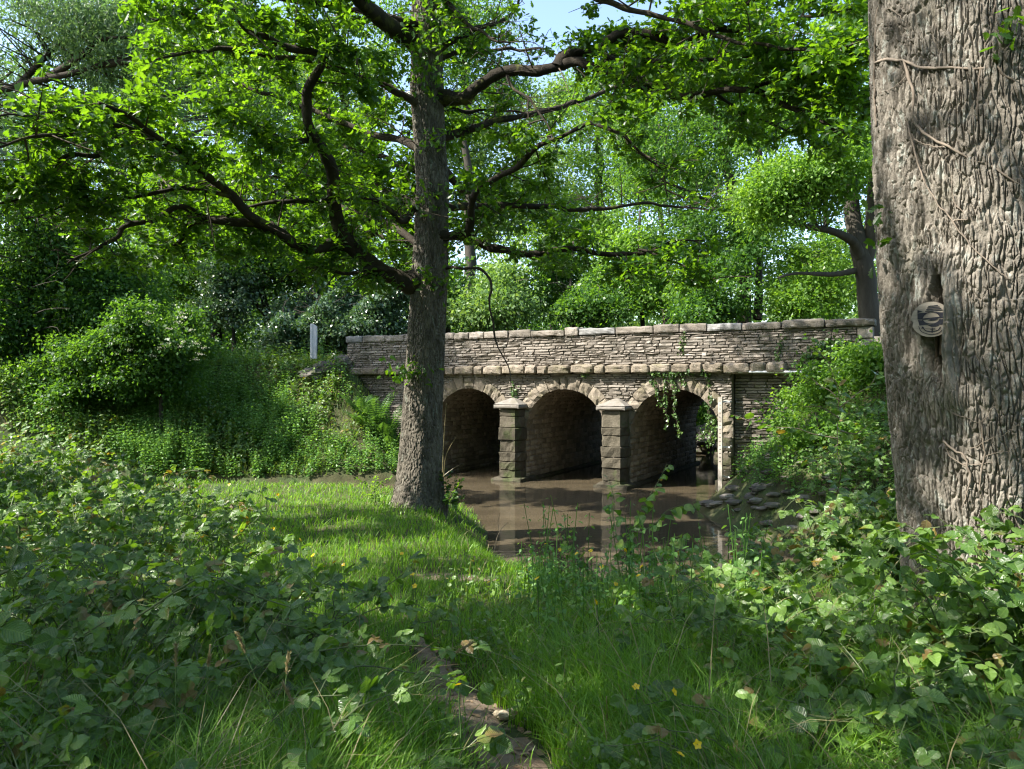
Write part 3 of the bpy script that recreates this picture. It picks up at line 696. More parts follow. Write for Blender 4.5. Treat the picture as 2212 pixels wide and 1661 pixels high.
# ------------------------------------------------------------------ trees
GAPS = []      # sun spots: (point, radius), filled below
def spot(px, py, rad, d=None, h=0.1):
    if d is not None and d < 7 and not (1880 < px < 2080): rad = rad*1.1
    p = ray_ground(px, py, h) if d is None else unproj(px, py, d)
    GAPS.append((p, rad))
for q in ((480, 1095, .4), (620, 1100, .35), (760, 1120, .4), (850, 1165, .4), (950, 1150, .25), (640, 1175, .35), (760, 1190, .35), (720, 1260, .35), (1000, 1160, .2), (840, 1300, .3), (1120, 1265, .28), (1010, 1275, .2), (700, 1310, .3)): spot(*q)
for q in ((1150, 1195, .3), (1260, 1185, .26), (1500, 1185, .26), (1120, 1222, .36), (1200, 1150, .2), (1080, 1075, .3), (1420, 1170, .15), (1350, 1130, .15)): spot(*q)
for q in ((1940, 290, .28, 4.2), (1960, 360, .22, 4.2), (1985, 860, .22, 4.2), (1990, 930, .3, 4.2), (1960, 1010, .3, 4.2), (2030, 990, .25, 4.2), (1970, 1120, .25, 4.2), (2030, 1300, .25, 4.2), (2055, 840, .13, 4.15),
          (1700, 1230, .3, 5.2), (1800, 1130, .35, 6), (1850, 1200, .3, 5.4), (1700, 1050, .5, 7), (1900, 1290, .25, 4.4), (2130, 1150, .25, 3.6), (1740, 1330, .3, 4.4), (2080, 1230, .2, 3.5), (1900, 1440, .16, 3.2), (2050, 1480, .16, 3.0), (1880, 1590, .12, 2.6), (1620, 1280, .25, 5), (1560, 1330, .2, 4.8), (2000, 1400, .1, 3), (1780, 1440, .1, 3.4), (1700, 1550, .09, 2.8), (2150, 1330, .12, 3), (2100, 1560, .08, 2.6), (1500, 1450, .15, 3.8), (1400, 1360, .2, 5), (1240, 1330, .2, 5.4), (1420, 1580, .1, 2.8), (1950, 1350, .12, 3.2), (1830, 1380, .12, 3.6), (1660, 1400, .14, 4), (2030, 1620, .07, 2.4), (1760, 1620, .08, 2.6), (1600, 1500, .12, 3.4), (2180, 1240, .15, 3.2), (1180, 1420, .18, 4.6), (1200, 1600, .1, 2.9), (1340, 1500, .12, 3.6)): spot(*q)
for q in ((430, 865, 1.5, 21), (600, 880, 1.5, 21), (760, 890, 1.3, 21), (280, 880, 1.3, 21), (130, 900, 1.0, 20.5), (640, 760, 1.2, 22.5), (560, 840, 1.3, 22), (700, 800, 1.0, 23), (500, 800, 1.0, 22), (700, 665, 1.3, 27.5), (810, 650, 1.2, 27.5), (620, 690, 1.0, 27), (1500, 600, 1.5, 29), (1250, 640, 1.5, 29), (800, 960, .8, 20.8), (680, 970, .6, 20.8), (730, 830, .7, 22.5), (560, 770, .8, 23), (1680, 930, 1.2, 17.5), (1760, 880, 1.3, 17), (1840, 850, 1.2, 16.5), (1600, 1080, .5, 15.5), (1620, 1000, .6, 17.5), (1700, 1000, .7, 15), (1800, 960, .8, 14), (300, 960, .5, 9.5), (120, 960, .5, 9.3)): spot(*q)
for q in ((440, 1195, .14, 2.6), (600, 1230, .16, 2.6), (620, 1390, .16, 2.4), (540, 1300, .10, 2.5), (200, 1180, .2, 3.6), (340, 1120, .25, 5), (380, 1260, .08, 2.4), (180, 1420, .08, 2.0), (520, 1560, .07, 2.0), (760, 1400, .08, 2.6), (100, 1300, .12, 2.2), (250, 1550, .06, 1.8), (430, 1450, .05, 2.2), (700, 1330, .08, 3.0), (60, 1100, .2, 4.5), (400, 1060, .25, 6), (300, 1220, .12, 3), (150, 1230, .12, 2.6), (560, 1180, .15, 4), (480, 1380, .08, 2.4), (60, 1480, .07, 1.8), (330, 1600, .06, 1.7), (620, 1620, .06, 2.0), (880, 1560, .08, 2.6), (760, 1590, .07, 2.4), (280, 1480, .06, 2.0), (830, 1390, .07, 3.4), (30, 1200, .18, 1.5), (470, 1270, .12, 2.3), (250, 1090, .3, 4.6), (130, 1010, .4, 6.5), (660, 1500, .14, 2.3), (330, 1330, .12, 2.2), (1050, 1500, .22), (1230, 1490, .2), (1300, 1600, .2), (960, 1470, .2)): spot(*q)

def path_points(line, rad0, rad1, n=24, wob=.02, seed=0):
    P = smooth_line(np.array([unproj(*q) for q in line]), n); L = np.linalg.norm(np.diff(P, axis=0), axis=1).sum()
    q = P*2.6+seed*3.1; P = P+wob*np.stack([noise(q, seed), noise(q+9, seed), noise(q+21, seed)], 1)*np.linspace(0, 1, n)[:, None]**.3
    return P, np.linspace(1, 0, n)**.85*(rad0-rad1)+rad1
def bark_trunk(buf, cen, rad, zs, al, fh, fv, depth, front, left, seed, extra=None, big=.0, sharp=.34, blocks=False):
    """trunk with plated bark: cen(z), rad(z, angle); angle 0 faces the viewer, positive towards image left"""
    Z, A = np.meshgrid(zs, al, indexing='ij'); z = Z.ravel(); a = A.ravel()
    C = cen(z); Rr = rad(z, a); dirv = np.cos(a)[:, None]*front+np.sin(a)[:, None]*left
    q = np.c_[dirv*Rr[:, None], z]
    wq = q*np.array([fh, fh, fv]); wq = wq+.45*np.stack([fbm(q*4.5+k*13, 2, seed+k) for k in range(3)], 1)*np.array([1.2, 1.2, .5])
    f1, f2, cid = voro(wq, seed); cr = ss(.0, sharp, f2-f1)
    g1, g2, _ = voro(wq*np.array([2.1, 2.1, 2.8])+3, seed+9); cr2 = ss(0, .3, g2-g1)
    if blocks:
        k1, k2, kid = voro(wq*np.array([1.25, 1.25, 3.2])+7, seed+21); cr2 = ss(0, .22, k2-k1); cid = .5*cid+.5*kid
    h = depth*(cr-1)+depth*(.55 if blocks else .28)*(cr2-1)*cr+depth*(.5 if blocks else .45)*fbm(q*np.array([34, 34, 16]), 4, seed+3, .62)+big*fbm(q*np.array([2.2, 2.2, .8]), 2, seed+5)
    col = .25+.5*cid+.25*fbm(q*6, 2, seed+8)
    if extra is not None: h, col = extra(z, a, Rr, h, col)
    P = np.c_[C+dirv*(Rr+h)[:, None], z]; m = len(al)
    i = np.arange(len(zs)-1)[:, None]*m+np.arange(m)[None]; j = np.arange(len(zs)-1)[:, None]*m+(np.arange(m)[None]+1) % m
    buf.add(P, [np.stack([i, i+m, j+m, j], -1).reshape(-1, 4)], np.clip(col, 0, 1))

# ---- the oak in the middle of the picture
D0 = 13.5
ob = np.array([(905-CX)/FPX*D0, D0]); OZ = gz(*ob)
oak = thing('oak_tree', 'tall oak with a straight grey trunk and crooked limbs on the grass before the bridge', 'tree', (ob[0], ob[1], OZ))
cz = np.array([(1110, 902, 57), (1060, 904, 52), (1000, 908, 48), (900, 913, 43.5), (800, 919, 41.5), (700, 924, 41), (600, 930, 40.5), (500, 933, 37), (400, 934, 34.5), (300, 926, 33.5), (200, 921, 36), (100, 920, 34), (0, 920, 30), (-160, 922, 26), (-450, 925, 18), (-700, 930, 10)], float)
_z = EYE+(CY-cz[:, 0])/FPX*D0; _x = (cz[:, 1]-CX)/FPX*D0; _r = cz[:, 2]/FPX*D0
oc = lambda z: np.c_[np.interp(z, _z, _x), np.full(len(z), D0)]
def orad(z, a):
    return np.interp(z, _z, _r)*(1+.035*np.sin(a*3+z*.8)+.03*np.sin(a*5+1))+.10*np.exp(-np.maximum(z-OZ, 0)/.22)*(.6+.7*np.maximum(0, np.sin(a*2.5+.7)))
fr = nrm(-ob); lf = np.array([fr[1], -fr[0]]); lf = lf if lf[0] < 0 else -lf
b = Buf(); bark_trunk(b, oc, orad, np.r_[np.linspace(OZ-.25, 9.9, 620), np.linspace(10.2, 16, 40)], np.linspace(-np.pi, np.pi, 170, endpoint=False), 26, 5.0, .021, fr, lf, 31, big=.025, sharp=.22)
b.build('trunk', M['bark_mid'], oak, smooth=False)
LIMBS = [  # (pixels and depth along the limb), base radius, tip radius
 ([(895, 612, 13.4), (855, 600, 13.2), (812, 580, 13.0), (769, 545, 12.8), (740, 503, 12.5), (719, 444, 12.2), (716, 380, 11.9), (702, 330, 11.6), (676, 296, 11.3), (664, 254, 11.1), (666, 203, 10.9), (689, 150, 10.7), (680, 118, 10.6), (634, 97, 10.4), (579, 80, 10.2), (524, 60, 10.0), (505, 20, 9.8)], .17, .025),
 ([(800, 570, 13.0), (769, 545, 12.8), (735, 530, 12.6), (659, 537, 12.1), (600, 503, 11.6), (562, 478, 11.3), (499, 423, 10.8), (444, 380, 10.3), (406, 351, 10.0), (368, 313, 9.6), (321, 279, 9.2), (285, 255, 9.0), (220, 225, 8.7)], .12, .022),
 ([(585, 492, 11.5), (548, 481, 11.3), (507, 480, 11.2), (448, 473, 11.1), (402, 448, 10.9), (347, 465, 10.7), (275, 490, 10.4), (254, 516, 10.3), (190, 545, 10.0), (150, 570, 9.8)], .075, .015),
 ([(450, 474, 11.1), (406, 490, 11.3), (389, 524, 11.4), (347, 549, 11.6), (296, 571, 11.8)], .05, .012),
 ([(408, 352, 10.0), (360, 330, 10.1), (304, 306, 10.0), (240, 322, 9.8), (211, 334, 9.6), (152, 338, 9.4), (123, 351, 9.3), (93, 389, 9.2), (40, 430, 9.0), (-40, 450, 8.8)], .055, .012),
 ([(716, 428, 12.1), (680, 432, 12.0), (640, 436, 11.9), (590, 433, 11.8), (545, 437, 11.7), (510, 455, 11.5), (470, 470, 11.3)], .05, .02),
 ([(690, 300, 11.5), (655, 304, 11.2), (626, 302, 11.0), (592, 287, 10.8), (554, 279, 10.6), (500, 262, 10.4)], .055, .012),
 ([(690, 140, 10.7), (705, 122, 10.6), (719, 104, 10.5), (742, 99, 10.4), (770, 118, 10.3), (775, 145, 10.2)], .035, .01),
 ([(262, 314, 9.9), (250, 290, 9.6), (215, 250, 9.3), (170, 235, 9.0), (90, 240, 8.6), (0, 250, 8.2)], .04, .01),
 ([(890, 592, 13.4), (840, 583, 13.0), (790, 581, 12.8), (750, 590, 12.6), (719, 588, 12.5), (680, 580, 12.3), (640, 582, 12.1), (600, 604, 12.0)], .055, .012),
 ([(905, 436, 13.4), (880, 470, 13.1), (862, 478, 12.9), (845, 462, 12.7), (820, 443, 12.5), (799, 435, 12.4), (770, 432, 12.2), (720, 440, 12.0)], .075, .012),
 ([(905, 88, 13.5), (870, 75, 13.3), (841, 55, 13.0), (803, 25, 12.6), (774, -5, 12.3), (730, -60, 11.8), (640, -120, 11), (520, -160, 10.2)], .19, .03),
 ([(935, 215, 13.5), (965, 212, 13.4), (1006, 209, 13.2), (1036, 184, 13.1), (1066, 163, 13.0), (1104, 151, 12.9), (1167, 150, 12.7), (1209, 143, 12.6), (1252, 137, 12.4), (1302, 147, 12.2), (1345, 173, 12.0), (1387, 190, 11.8), (1421, 188, 11.7), (1463, 207, 11.5), (1505, 207, 11.3), (1552, 192, 11.1), (1619, 199, 10.8), (1680, 217, 10.6), (1750, 250, 10.3), (1830, 290, 10.0)], .125, .022),
 ([(1206, 145, 12.6), (1218, 128, 12.6), (1240, 116, 12.5), (1290, 112, 12.5), (1315, 89, 12.4), (1361, 72, 12.3), (1421, 80, 12.2), (1484, 85, 12.1), (1526, 60, 12.0), (1619, 58, 11.8), (1700, 50, 11.5), (1850, 25, 11.0)], .105, .02),
 ([(945, 362, 13.5), (968, 378, 13.6), (989, 397, 13.8), (1010, 412, 14.2), (1060, 420, 14.6)], .11, .03),
 ([(945, 505, 13.4), (972, 511, 13.3), (998, 507, 13.2), (1023, 520, 13.1), (1061, 537, 13.0), (1125, 546, 12.8), (1175, 545, 12.7), (1239, 538, 12.5), (1294, 545, 12.4), (1345, 547, 12.3), (1400, 540, 12.1), (1450, 520, 12.0), (1520, 520, 11.8)], .095, .012),
 ([(1010, 510, 13.2), (1017, 485, 13.0), (1019, 448, 12.8), (1036, 406, 12.6), (1070, 389, 12.5), (1112, 362, 12.3), (1150, 327, 12.1), (1201, 302, 11.9), (1239, 286, 11.8), (1273, 262, 11.7), (1315, 228, 11.6), (1336, 182, 11.5), (1350, 140, 11.4)], .075, .015),
 ([(1268, 265, 11.7), (1315, 279, 11.5), (1357, 300, 11.4), (1399, 336, 11.3), (1429, 382, 11.2), (1445, 430, 11.1)], .035, .01),
 ([(1380, 540, 12.2), (1410, 545, 12.0), (1442, 556, 11.9), (1484, 579, 11.8), (1530, 610, 11.7)], .025, .008),
 ([(960, 580, 13.4), (990, 578, 13.1), (1032, 579, 12.9), (1056, 598, 12.8), (1058, 625, 12.75), (1054, 647, 12.7), (1066, 700, 12.6), (1078, 750, 12.55), (1096, 795, 12.5), (1106, 850, 12.4)], .035, .006),
 ([(1095, 160, 12.9), (1104, 190, 12.7), (1142, 211, 12.5), (1171, 249, 12.4), (1192, 300, 12.2)], .035, .01),
 ([(935, -20, 13.5), (972, 8, 13.3), (1015, 55, 13.1), (1057, 82, 12.9), (1100, 95, 12.7)], .06, .015),
 ([(1619, 199, 10.8), (1660, 180, 10.7), (1720, 170, 10.4), (1800, 150, 10.1), (1880, 140, 9.8)], .035, .01),
 ([(1526, 60, 12.0), (1580, 30, 11.8), (1650, -10, 11.6), (1750, -60, 11.3)], .05, .02),
 ([(925, 330, 13.6), (860, 300, 14.0), (800, 290, 14.3), (650, 230, 15), (480, 170, 15.6), (330, 150, 16)], .08, .015),
 ([(920, 240, 13.4), (860, 200, 13.2), (800, 170, 13.0), (640, 130, 12.4), (450, 110, 11.6), (330, 130, 11)], .08, .015),
 ([(928, 560, 13.8), (870, 500, 14.2), (800, 470, 14.6), (640, 420, 15.4), (470, 400, 16), (300, 420, 16.3)], .08, .015),
 ([(925, 480, 14), (850, 420, 15), (740, 380, 16), (600, 350, 17), (480, 340, 17.8)], .08, .015),
 ([(925, 380, 14), (850, 350, 15.2), (760, 320, 16.4), (680, 300, 17.6)], .07, .015),
 ([(928, 560, 14), (860, 520, 15), (780, 500, 16), (690, 480, 17), (600, 480, 17.6)], .06, .015),
 ([(925, 60, 13.4), (820, 30, 13.0), (700, 10, 12.4), (560, -10, 11.6), (420, 10, 10.8), (330, 50, 10.2)], .07, .015),
 ([(925, 450, 14), (800, 400, 15.5), (640, 380, 16.5), (450, 400, 17), (300, 430, 17.5)], .08, .015),
 ([(800, 470, 14.6), (700, 440, 15.6), (560, 430, 16.4), (420, 460, 17)], .05, .012),
 ([(740, 380, 16), (650, 420, 16.6), (520, 470, 17.4)], .05, .012),
 ([(925, 140, 13.6), (990, 112, 13.9), (1060, 112, 14.2), (1150, 104, 14.6), (1220, 124, 15)], .06, .012),
 ([(930, 200, 13.8), (1000, 240, 14.2), (1080, 235, 14.8), (1180, 250, 15.2)], .05, .012),
 ([(1300, 148, 12.2), (1330, 110, 12.6), (1400, 130, 13), (1500, 150, 13.4), (1620, 140, 13.6), (1760, 160, 13.6)], .04, .01),
 ([(1540, 195, 11.3), (1600, 240, 11.6), (1680, 270, 11.8), (1760, 300, 11.8)], .03, .01),
 ([(935, 300, 13.8), (1080, 260, 14.3), (1250, 220, 15), (1420, 150, 15.5), (1560, 110, 16)], .08, .015),
 ([(925, 120, 13.6), (1000, 80, 13.7), (1060, 50, 13.8), (1110, 20, 14), (1140, -60, 14.2)], .07, .015),
 ([(940, 450, 13.8), (1080, 440, 14.4), (1250, 450, 15), (1400, 440, 15.4), (1540, 450, 15.8)], .08, .015),
 ([(1280, -10, 11.6), (1350, 20, 11.3), (1450, 40, 11), (1600, 90, 10.4), (1750, 110, 9.9), (1870, 80, 9.5)], .05, .015),
 ([(1290, 112, 12.5), (1350, 130, 12), (1450, 130, 11.6), (1560, 130, 11.2), (1700, 120, 10.8), (1860, 200, 10.3)], .05, .012),
 ([(330, 300, 9.6), (250, 270, 9.2), (160, 290, 8.8), (60, 300, 8.3), (-60, 330, 8.0)], .04, .01),
 ([(500, 425, 10.8), (420, 410, 10.4), (300, 420, 10.0), (180, 430, 9.7), (60, 470, 9.3)], .04, .01),
 ([(505, 20, 9.8), (440, 0, 9.5), (360, -30, 9.1), (280, -40, 8.7)], .03, .01),
]
NOLEAF = {19}
LP = []
for k, (ln, r0, r1) in enumerate(LIMBS):
    P, rr = path_points(ln, r0*.88, r1*.85, max(28, len(ln)*7), .06, k); LP.append((P, rr))
    b = Buf(); tube(b, P, rr*(1+.55*np.exp(-np.linspace(0, 1, len(rr))/.045)*(r0 > .045)), 10, R.random()*.5, .3, seed=k); b.build('limb', M['bark_limb'], oak, smooth=True)
# side shoots, twigs and leaves grown from the limbs
sec = []; tips = []; tdir = []
for k, (P, rr) in enumerate(LP):
    if k in NOLEAF: continue
    T = nrm(np.gradient(P, axis=0)); s = np.r_[0, np.cumsum(np.linalg.norm(np.diff(P, axis=0), axis=1))]
    t0 = .55 if k in (0, 1, 11) else .3
    t = s[0]+t0
    while t < s[-1]:
        p = np.array([np.interp(t, s, P[:, j]) for j in range(3)]); ta = np.array([np.interp(t, s, T[:, j]) for j in range(3)]); frac = t/s[-1]
        d = nrm(R.normal(size=3)*np.array([1, 1.1, .75])+ta*.6+np.array([0, 0, .25])); L = R.uniform(.35, 1.05)*(1-.25*frac)
        m = 5; tt = np.linspace(0, 1, m)[:, None]; bend = R.normal(size=3)*.22*L
        q = p+d*L*tt+bend*tt*(1-tt)+np.array([0, 0, -.1*L])*tt**2
        sec.append((q, np.linspace(min(.018, .006+.010*L), .004, m)))
        for c in range(int(4+L*9)):
            u = R.uniform(.25, 1.0); o = q[0]+(q[-1]-q[0])*u+bend*u*(1-u); dd = nrm(R.normal(size=3)*np.array([1, 1, .7])+d*.7); l = R.uniform(.12, .38)
            tips.append((o, o+dd*l)); tdir.append(dd)
        t += R.uniform(.10, .24)*(1.3 if k in (15, 16) and frac < .3 else 1)
tA = np.array([a for a, _ in tips]); tB = np.array([c for _, c in tips]); tdir = np.array(tdir)
def toP(p): return CX+p[:, 0]/p[:, 1]*FPX, CY-(p[:, 2]-EYE)/p[:, 1]*FPX
px, py = toP(tB)
low = np.interp(px, [-200, 0, 250, 420, 560, 700, 840, 960, 1100, 1330, 1530, 1700, 1900], [560, 575, 610, 560, 560, 610, 640, 590, 600, 600, 640, 400, 330])
ok = (py < low+R.normal(0, 12, len(py)))
ok &= ~((px > 872) & (px < 975) & (py > 215) & (tB[:, 1] < 13.6) & (R.random(len(px)) < .86))
ok &= ~((px > 1120) & (px < 1262) & (py < 70) & (R.random(len(px)) < .8))
ok &= ~((px > 1215) & (px < 1275) & (py > 170) & (py < 265) & (R.random(len(px)) < .9))
ok &= ~((px > 1280) & (px < 1560) & (py > 215) & (py < 470) & (R.random(len(px)) < .55))
ok &= ~((px < 270) & (py < 205) & ~((px > 30) & (px < 130) & (py < 50)) & (R.random(len(px)) < .93))
LQ = np.vstack([P[rr > .028] for P, rr in LP]); lx, ly = toP(LQ)      # keep the limbs themselves in view
for a in range(0, len(tB), 2000):
    s_ = slice(a, a+2000); dd = np.hypot(px[s_, None]-lx, py[s_, None]-ly); near_ = (dd < 17) & (tB[s_, 1][:, None] < LQ[:, 1]+.05); ok[s_] &= ~(near_.any(1) & (R.random(near_.shape[0]) < .72))
tA, tB, tdir = tA[ok], tB[ok], tdir[ok]
b = Buf(); tubes(b, np.array([q for q, _ in sec]), np.array([r for _, r in sec]), 4)
mid = (tA+tB)/2+R.normal(0, .02, tA.shape); tubes(b, np.stack([tA, mid, tB], 1), np.tile([.0045, .003, .002], (len(tA), 1)), 3)
b.build('twigs', M['twig'], oak)
def rosette(buf, tA, tB, tdir, n0, n1, size, tm, spread=.09, gaps=True):
    cnt = R.integers(n0, n1+1, len(tA)); idx = np.repeat(np.arange(len(tA)), cnt)
    u = R.uniform(.3, 1.05, len(idx)); pos = tA[idx]+(tB-tA)[idx]*u[:, None]+R.normal(0, spread*.5, (len(idx), 3))
    d = nrm(tdir[idx]*.5+R.normal(size=(len(idx), 3))*np.array([1, 1, .55])+np.array([0, 0, -.15]))
    n = nrm(np.array([0, 0, 1.1])+R.normal(size=(len(idx), 3))*.65)
    if gaps: m = keep_gaps(pos, GAPS); pos, d, n, idx = pos[m], d[m], n[m], idx[m]
    rt = np.clip(R.random(len(tA))[idx]*.6+R.random(len(idx))*.4, 0, 1)
    scatter(buf, tm, pos, d, n, R.uniform(size*.75, size*1.25, len(pos)), rt)
b = Buf(); rosette(b, tA, tB, tdir, 11, 20, .108, T_OAK)
# leafy tufts growing straight from the trunk
for (qx, qy, rad, nn) in ((880, 800, .22, 95), (935, 598, .22, 80), (900, 104, .34, 190), (930, 300, .2, 45), (915, 160, .34, 170), (935, 40, .34, 190), (945, 420, .22, 60), (895, 455, .16, 40)):
    c = unproj(qx, qy, 13.1); o = c+R.normal(size=(nn, 3))*np.array([rad, rad*.5, rad*.55])
    scatter(b, T_OAK, o, rand_dir(nn, -.2), rand_dir(nn, 1.2), R.uniform(.09, .14, nn))
# the part of the crown above the picture
C = np.array([ob[0], ob[1], 13.2])+rand_dir(170)*R.random((170, 1))**.4*np.array([5.2, 4.6, 3.3]); C = C[(toP(C)[1] < -40)]; idx = np.repeat(np.arange(len(C)), 75)
pos = C[idx]+R.normal(size=(len(idx), 3))*np.array([.5, .5, .3]); pos = pos[keep_gaps(pos, GAPS)]
scatter(b, T_OAKLO, pos, rand_dir(len(pos), -.1), rand_dir(len(pos), .9), R.uniform(.13, .2, len(pos)))
b.build('crown', M['oak'], oak)

# ---- background trees
def blob(px, py, d, wp, hp, depth, n): c = unproj(px, py, d); return (c[0], c[1], c[2], wp/2/FPX*d, depth/2, hp/2/FPX*d, n)
def tree(name, label, base, trunk, r, blobs, lm, lsize, per, cat='tree', group=None, limbs=(), tm=T_KITE, clump=.55, bark='bark_bg', gaps=True, up=.9, fan=.5, tip=.25):
    root = thing(name, label, cat, (base[0], base[1], base[2]), group=group)
    b = Buf(); Ps = []
    for k, (ln, r0, r1) in enumerate([(trunk, r, r*tip)]+list(limbs)):
        P = smooth_line(np.array(ln, float), 26); n = len(P); q = P*.9+k
        P = P+.10*r0/.2*np.stack([noise(q, k), noise(q+5, k), noise(q+9, k)*.3], 1)*np.linspace(0, 1, n)[:, None]**.5
        Ps.append(P); rr = np.linspace(r0, r1, n); rr[0] *= 1.25 if k == 0 else 1; tube(b, P, rr, 10, R.random()*.6, .12, seed=k+3)
    C = []; S = []
    for (cx, cyy, czz, rx, ry, rz, n) in blobs:
        q = rand_dir(n)*R.random((n, 1))**.5*R.uniform(.75, 1.3, (n, 1)); C.append(np.array([cx, cyy, czz])+q*np.array([rx, ry, rz])); S.append(np.full(n, clump*R.uniform(.8, 1.2)))
    C = np.vstack(C); S = np.concatenate(S)*R.uniform(.65, 1.3, len(C))
    allp = np.vstack([p[5:] for p in Ps])
    m = R.random(len(C)) < fan; Cc = C[m]
    if len(Cc):
        dd = np.linalg.norm(allp[None]-Cc[:, None]-np.array([0, 0, -.4])*0, axis=2)+np.maximum(0, allp[None, :, 2]-Cc[:, None, 2]+.2)*1.5; near = allp[np.argmin(dd, axis=1)]
        t = np.linspace(0, 1, 6)[None, :, None]; L = np.linalg.norm(Cc-near, axis=1)
        Q = near[:, None]+(Cc-near)[:, None]*t+(R.normal(size=(len(Cc), 1, 3))*.16+np.array([0, 0, .12]))*L[:, None, None]*t*(1-t)*2
        rb = np.minimum(.008+.009*L, r*.3); tubes(b, Q, rb[:, None]*np.linspace(1, .18, 6)[None], 5)
    b.build('trunk', M[bark], root, smooth=True)
    N = np.maximum(3, (per*S/clump*R.uniform(.6, 1.35, len(C))).astype(int)); idx = np.repeat(np.arange(len(C)), N)
    q = R.normal(size=(len(idx), 3))*.56*(.75+.5*R.random((len(C), 3))[idx])
    pos = C[idx]+q*S[idx][:, None]*np.array([1.15, 1.15, .62]); 
    d = nrm(q*.7+R.normal(size=q.shape)*.7+np.array([0, 0, -.25])); n = nrm(q*.45+R.normal(size=q.shape)*.55+np.array([0, 0, up]))
    rt = np.clip(.5*R.random(len(C))[idx]+.5*R.random(len(idx)), 0, 1)
    if gaps: k = keep_gaps(pos, GAPS); pos, d, n, rt = pos[k], d[k], n[k], rt[k]
    b = Buf(); scatter(b, tm, pos, d, n, R.uniform(.7, 1.3, len(pos))*lsize, rt); b.build('crown', M[lm], root)
    return root
def up(*q): return unproj(*q)
G = lambda px, d: np.array([(px-CX)/FPX*d, d, gz((px-CX)/FPX*d, d)])
def bt(px, d, ztop, lean=0.0):
    g = G(px, d); g[2] -= .2; t = g+np.array([lean, .5, ztop-g[2]]); return g, [g, g+(t-g)*.35+np.array([.15, 0, 0]), g+(t-g)*.7-np.array([.1, 0, 0]), t]

g = G(1876, 27)
tree('oak_tree', 'forked grey oak with lime green leaves behind the right end of the parapet', g,
     [g, up(1880, 690, 27), up(1870, 615, 27), up(1862, 565, 27), up(1853, 500, 27.2), up(1845, 400, 27.4), up(1830, 250, 27.6), up(1800, 60, 28)], .42,
     [blob(1700, 400, 25, 230, 120, 3, 46), blob(1800, 370, 25, 190, 120, 3, 34), blob(1660, 440, 25, 130, 90, 2.5, 20), blob(1850, 280, 26, 160, 130, 4, 20), blob(1700, 270, 26, 240, 90, 4, 14), blob(1960, 400, 27, 200, 300, 5, 30), blob(1780, 100, 28, 420, 200, 6, 45)],
     'bright_tree', .13, 190, limbs=[([up(1864, 575, 27), up(1845, 525, 26.6), up(1800, 500, 26), up(1740, 488, 25.4), up(1690, 478, 25)], .2, .05), ([up(1866, 580, 27), up(1880, 520, 27), up(1884, 430, 27), up(1890, 300, 27)], .26, .12),
            ([up(1855, 583, 27), up(1800, 592, 26.6), up(1720, 590, 26), up(1680, 600, 25.6)], .12, .03), ([up(1850, 300, 27.4), up(1790, 270, 26.5), up(1720, 285, 26), up(1660, 260, 25.6)], .16, .05)], clump=.5)
g, tr = bt(1606, 33, 17)
tree('oak_tree', 'dark several stemmed oak behind the bridge, left of the forked grey oak', g, [g, up(1606, 650, 33), up(1604, 560, 33), up(1592, 480, 33), up(1575, 380, 33), up(1540, 240, 33), up(1500, 60, 33)], .42,
     [blob(1540, 300, 32, 300, 220, 6, 40), blob(1400, 330, 33, 240, 200, 6, 30), blob(1620, 520, 31, 130, 120, 4, 20), blob(1500, 480, 32, 230, 110, 5, 30), blob(1450, 170, 34, 380, 200, 7, 34), blob(1650, 150, 34, 240, 240, 6, 26)],
     'oak_shade', .15, 150, limbs=[([up(1604, 570, 33), up(1622, 500, 33), up(1640, 400, 33), up(1650, 250, 33)], .25, .08), ([up(1600, 540, 33), up(1650, 492, 32.6), up(1690, 486, 32.2)], .14, .05), ([up(1590, 470, 33), up(1500, 420, 32.4), up(1430, 390, 32)], .14, .04), ([up(1636, 690, 33), up(1640, 600, 33.3), up(1648, 500, 33.5)], .2, .1)], clump=.75)
g, tr = bt(1436, 40, 15)
tree('ash_tree', 'slim tree behind the middle of the parapet with fresh mid green leaves', g, tr, .3, [blob(1420, 420, 40, 260, 330, 6, 40), blob(1330, 250, 41, 240, 260, 6, 36), blob(1390, 600, 38, 260, 130, 5, 40)], 'bright_tree', .16, 130, clump=.85)
for k, (px, d, w_, h_, n, lab) in enumerate(((1240, 30, 190, 120, 60, 'bushy maple behind the parapet, just right of the hanging dead twig'), (1080, 29, 170, 130, 50, 'leafy maple behind the parapet, just right of the grey trunk'), (1390, 31, 200, 110, 55, 'wide low maple behind the parapet above the second pier'), (1530, 29, 160, 100, 40, 'low maple behind the parapet above the third arch'), (1750, 30, 190, 130, 50, 'sunlit maple behind the parapet, low beside the forked oak'), (960, 31, 150, 130, 40, 'dark maple half hidden by the grey trunk'))):
    py_ = (640, 655, 615, 650, 640, 640)[k]; g, tr = bt(px, d, (8.5, 6.5, 10, 7, 7.5, 8)[k])
    tree('maple_tree', lab, g, tr, .16, [blob(px, py_, d, w_, h_, 4, n), blob(px+R.uniform(-50, 50), py_-60, d+1, w_*R.uniform(.4, .8), h_*R.uniform(.5, 1.1), 4, n//2), blob(px+R.uniform(-90, 90), py_+20, d-1, w_*.4, h_*.5, 2, n//4)], ['oak_shade', 'pale_tree', 'bright_tree', 'oak_shade', 'bright_tree', 'oak_shade'][k], .15, 150, clump=R.uniform(.45, .75), group='maples behind the bridge')
g, tr = bt(1190, 58, 26)
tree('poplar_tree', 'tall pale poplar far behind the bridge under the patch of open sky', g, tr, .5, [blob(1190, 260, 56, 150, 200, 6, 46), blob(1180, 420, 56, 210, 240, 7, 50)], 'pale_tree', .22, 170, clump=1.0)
g, tr = bt(1010, 52, 25)
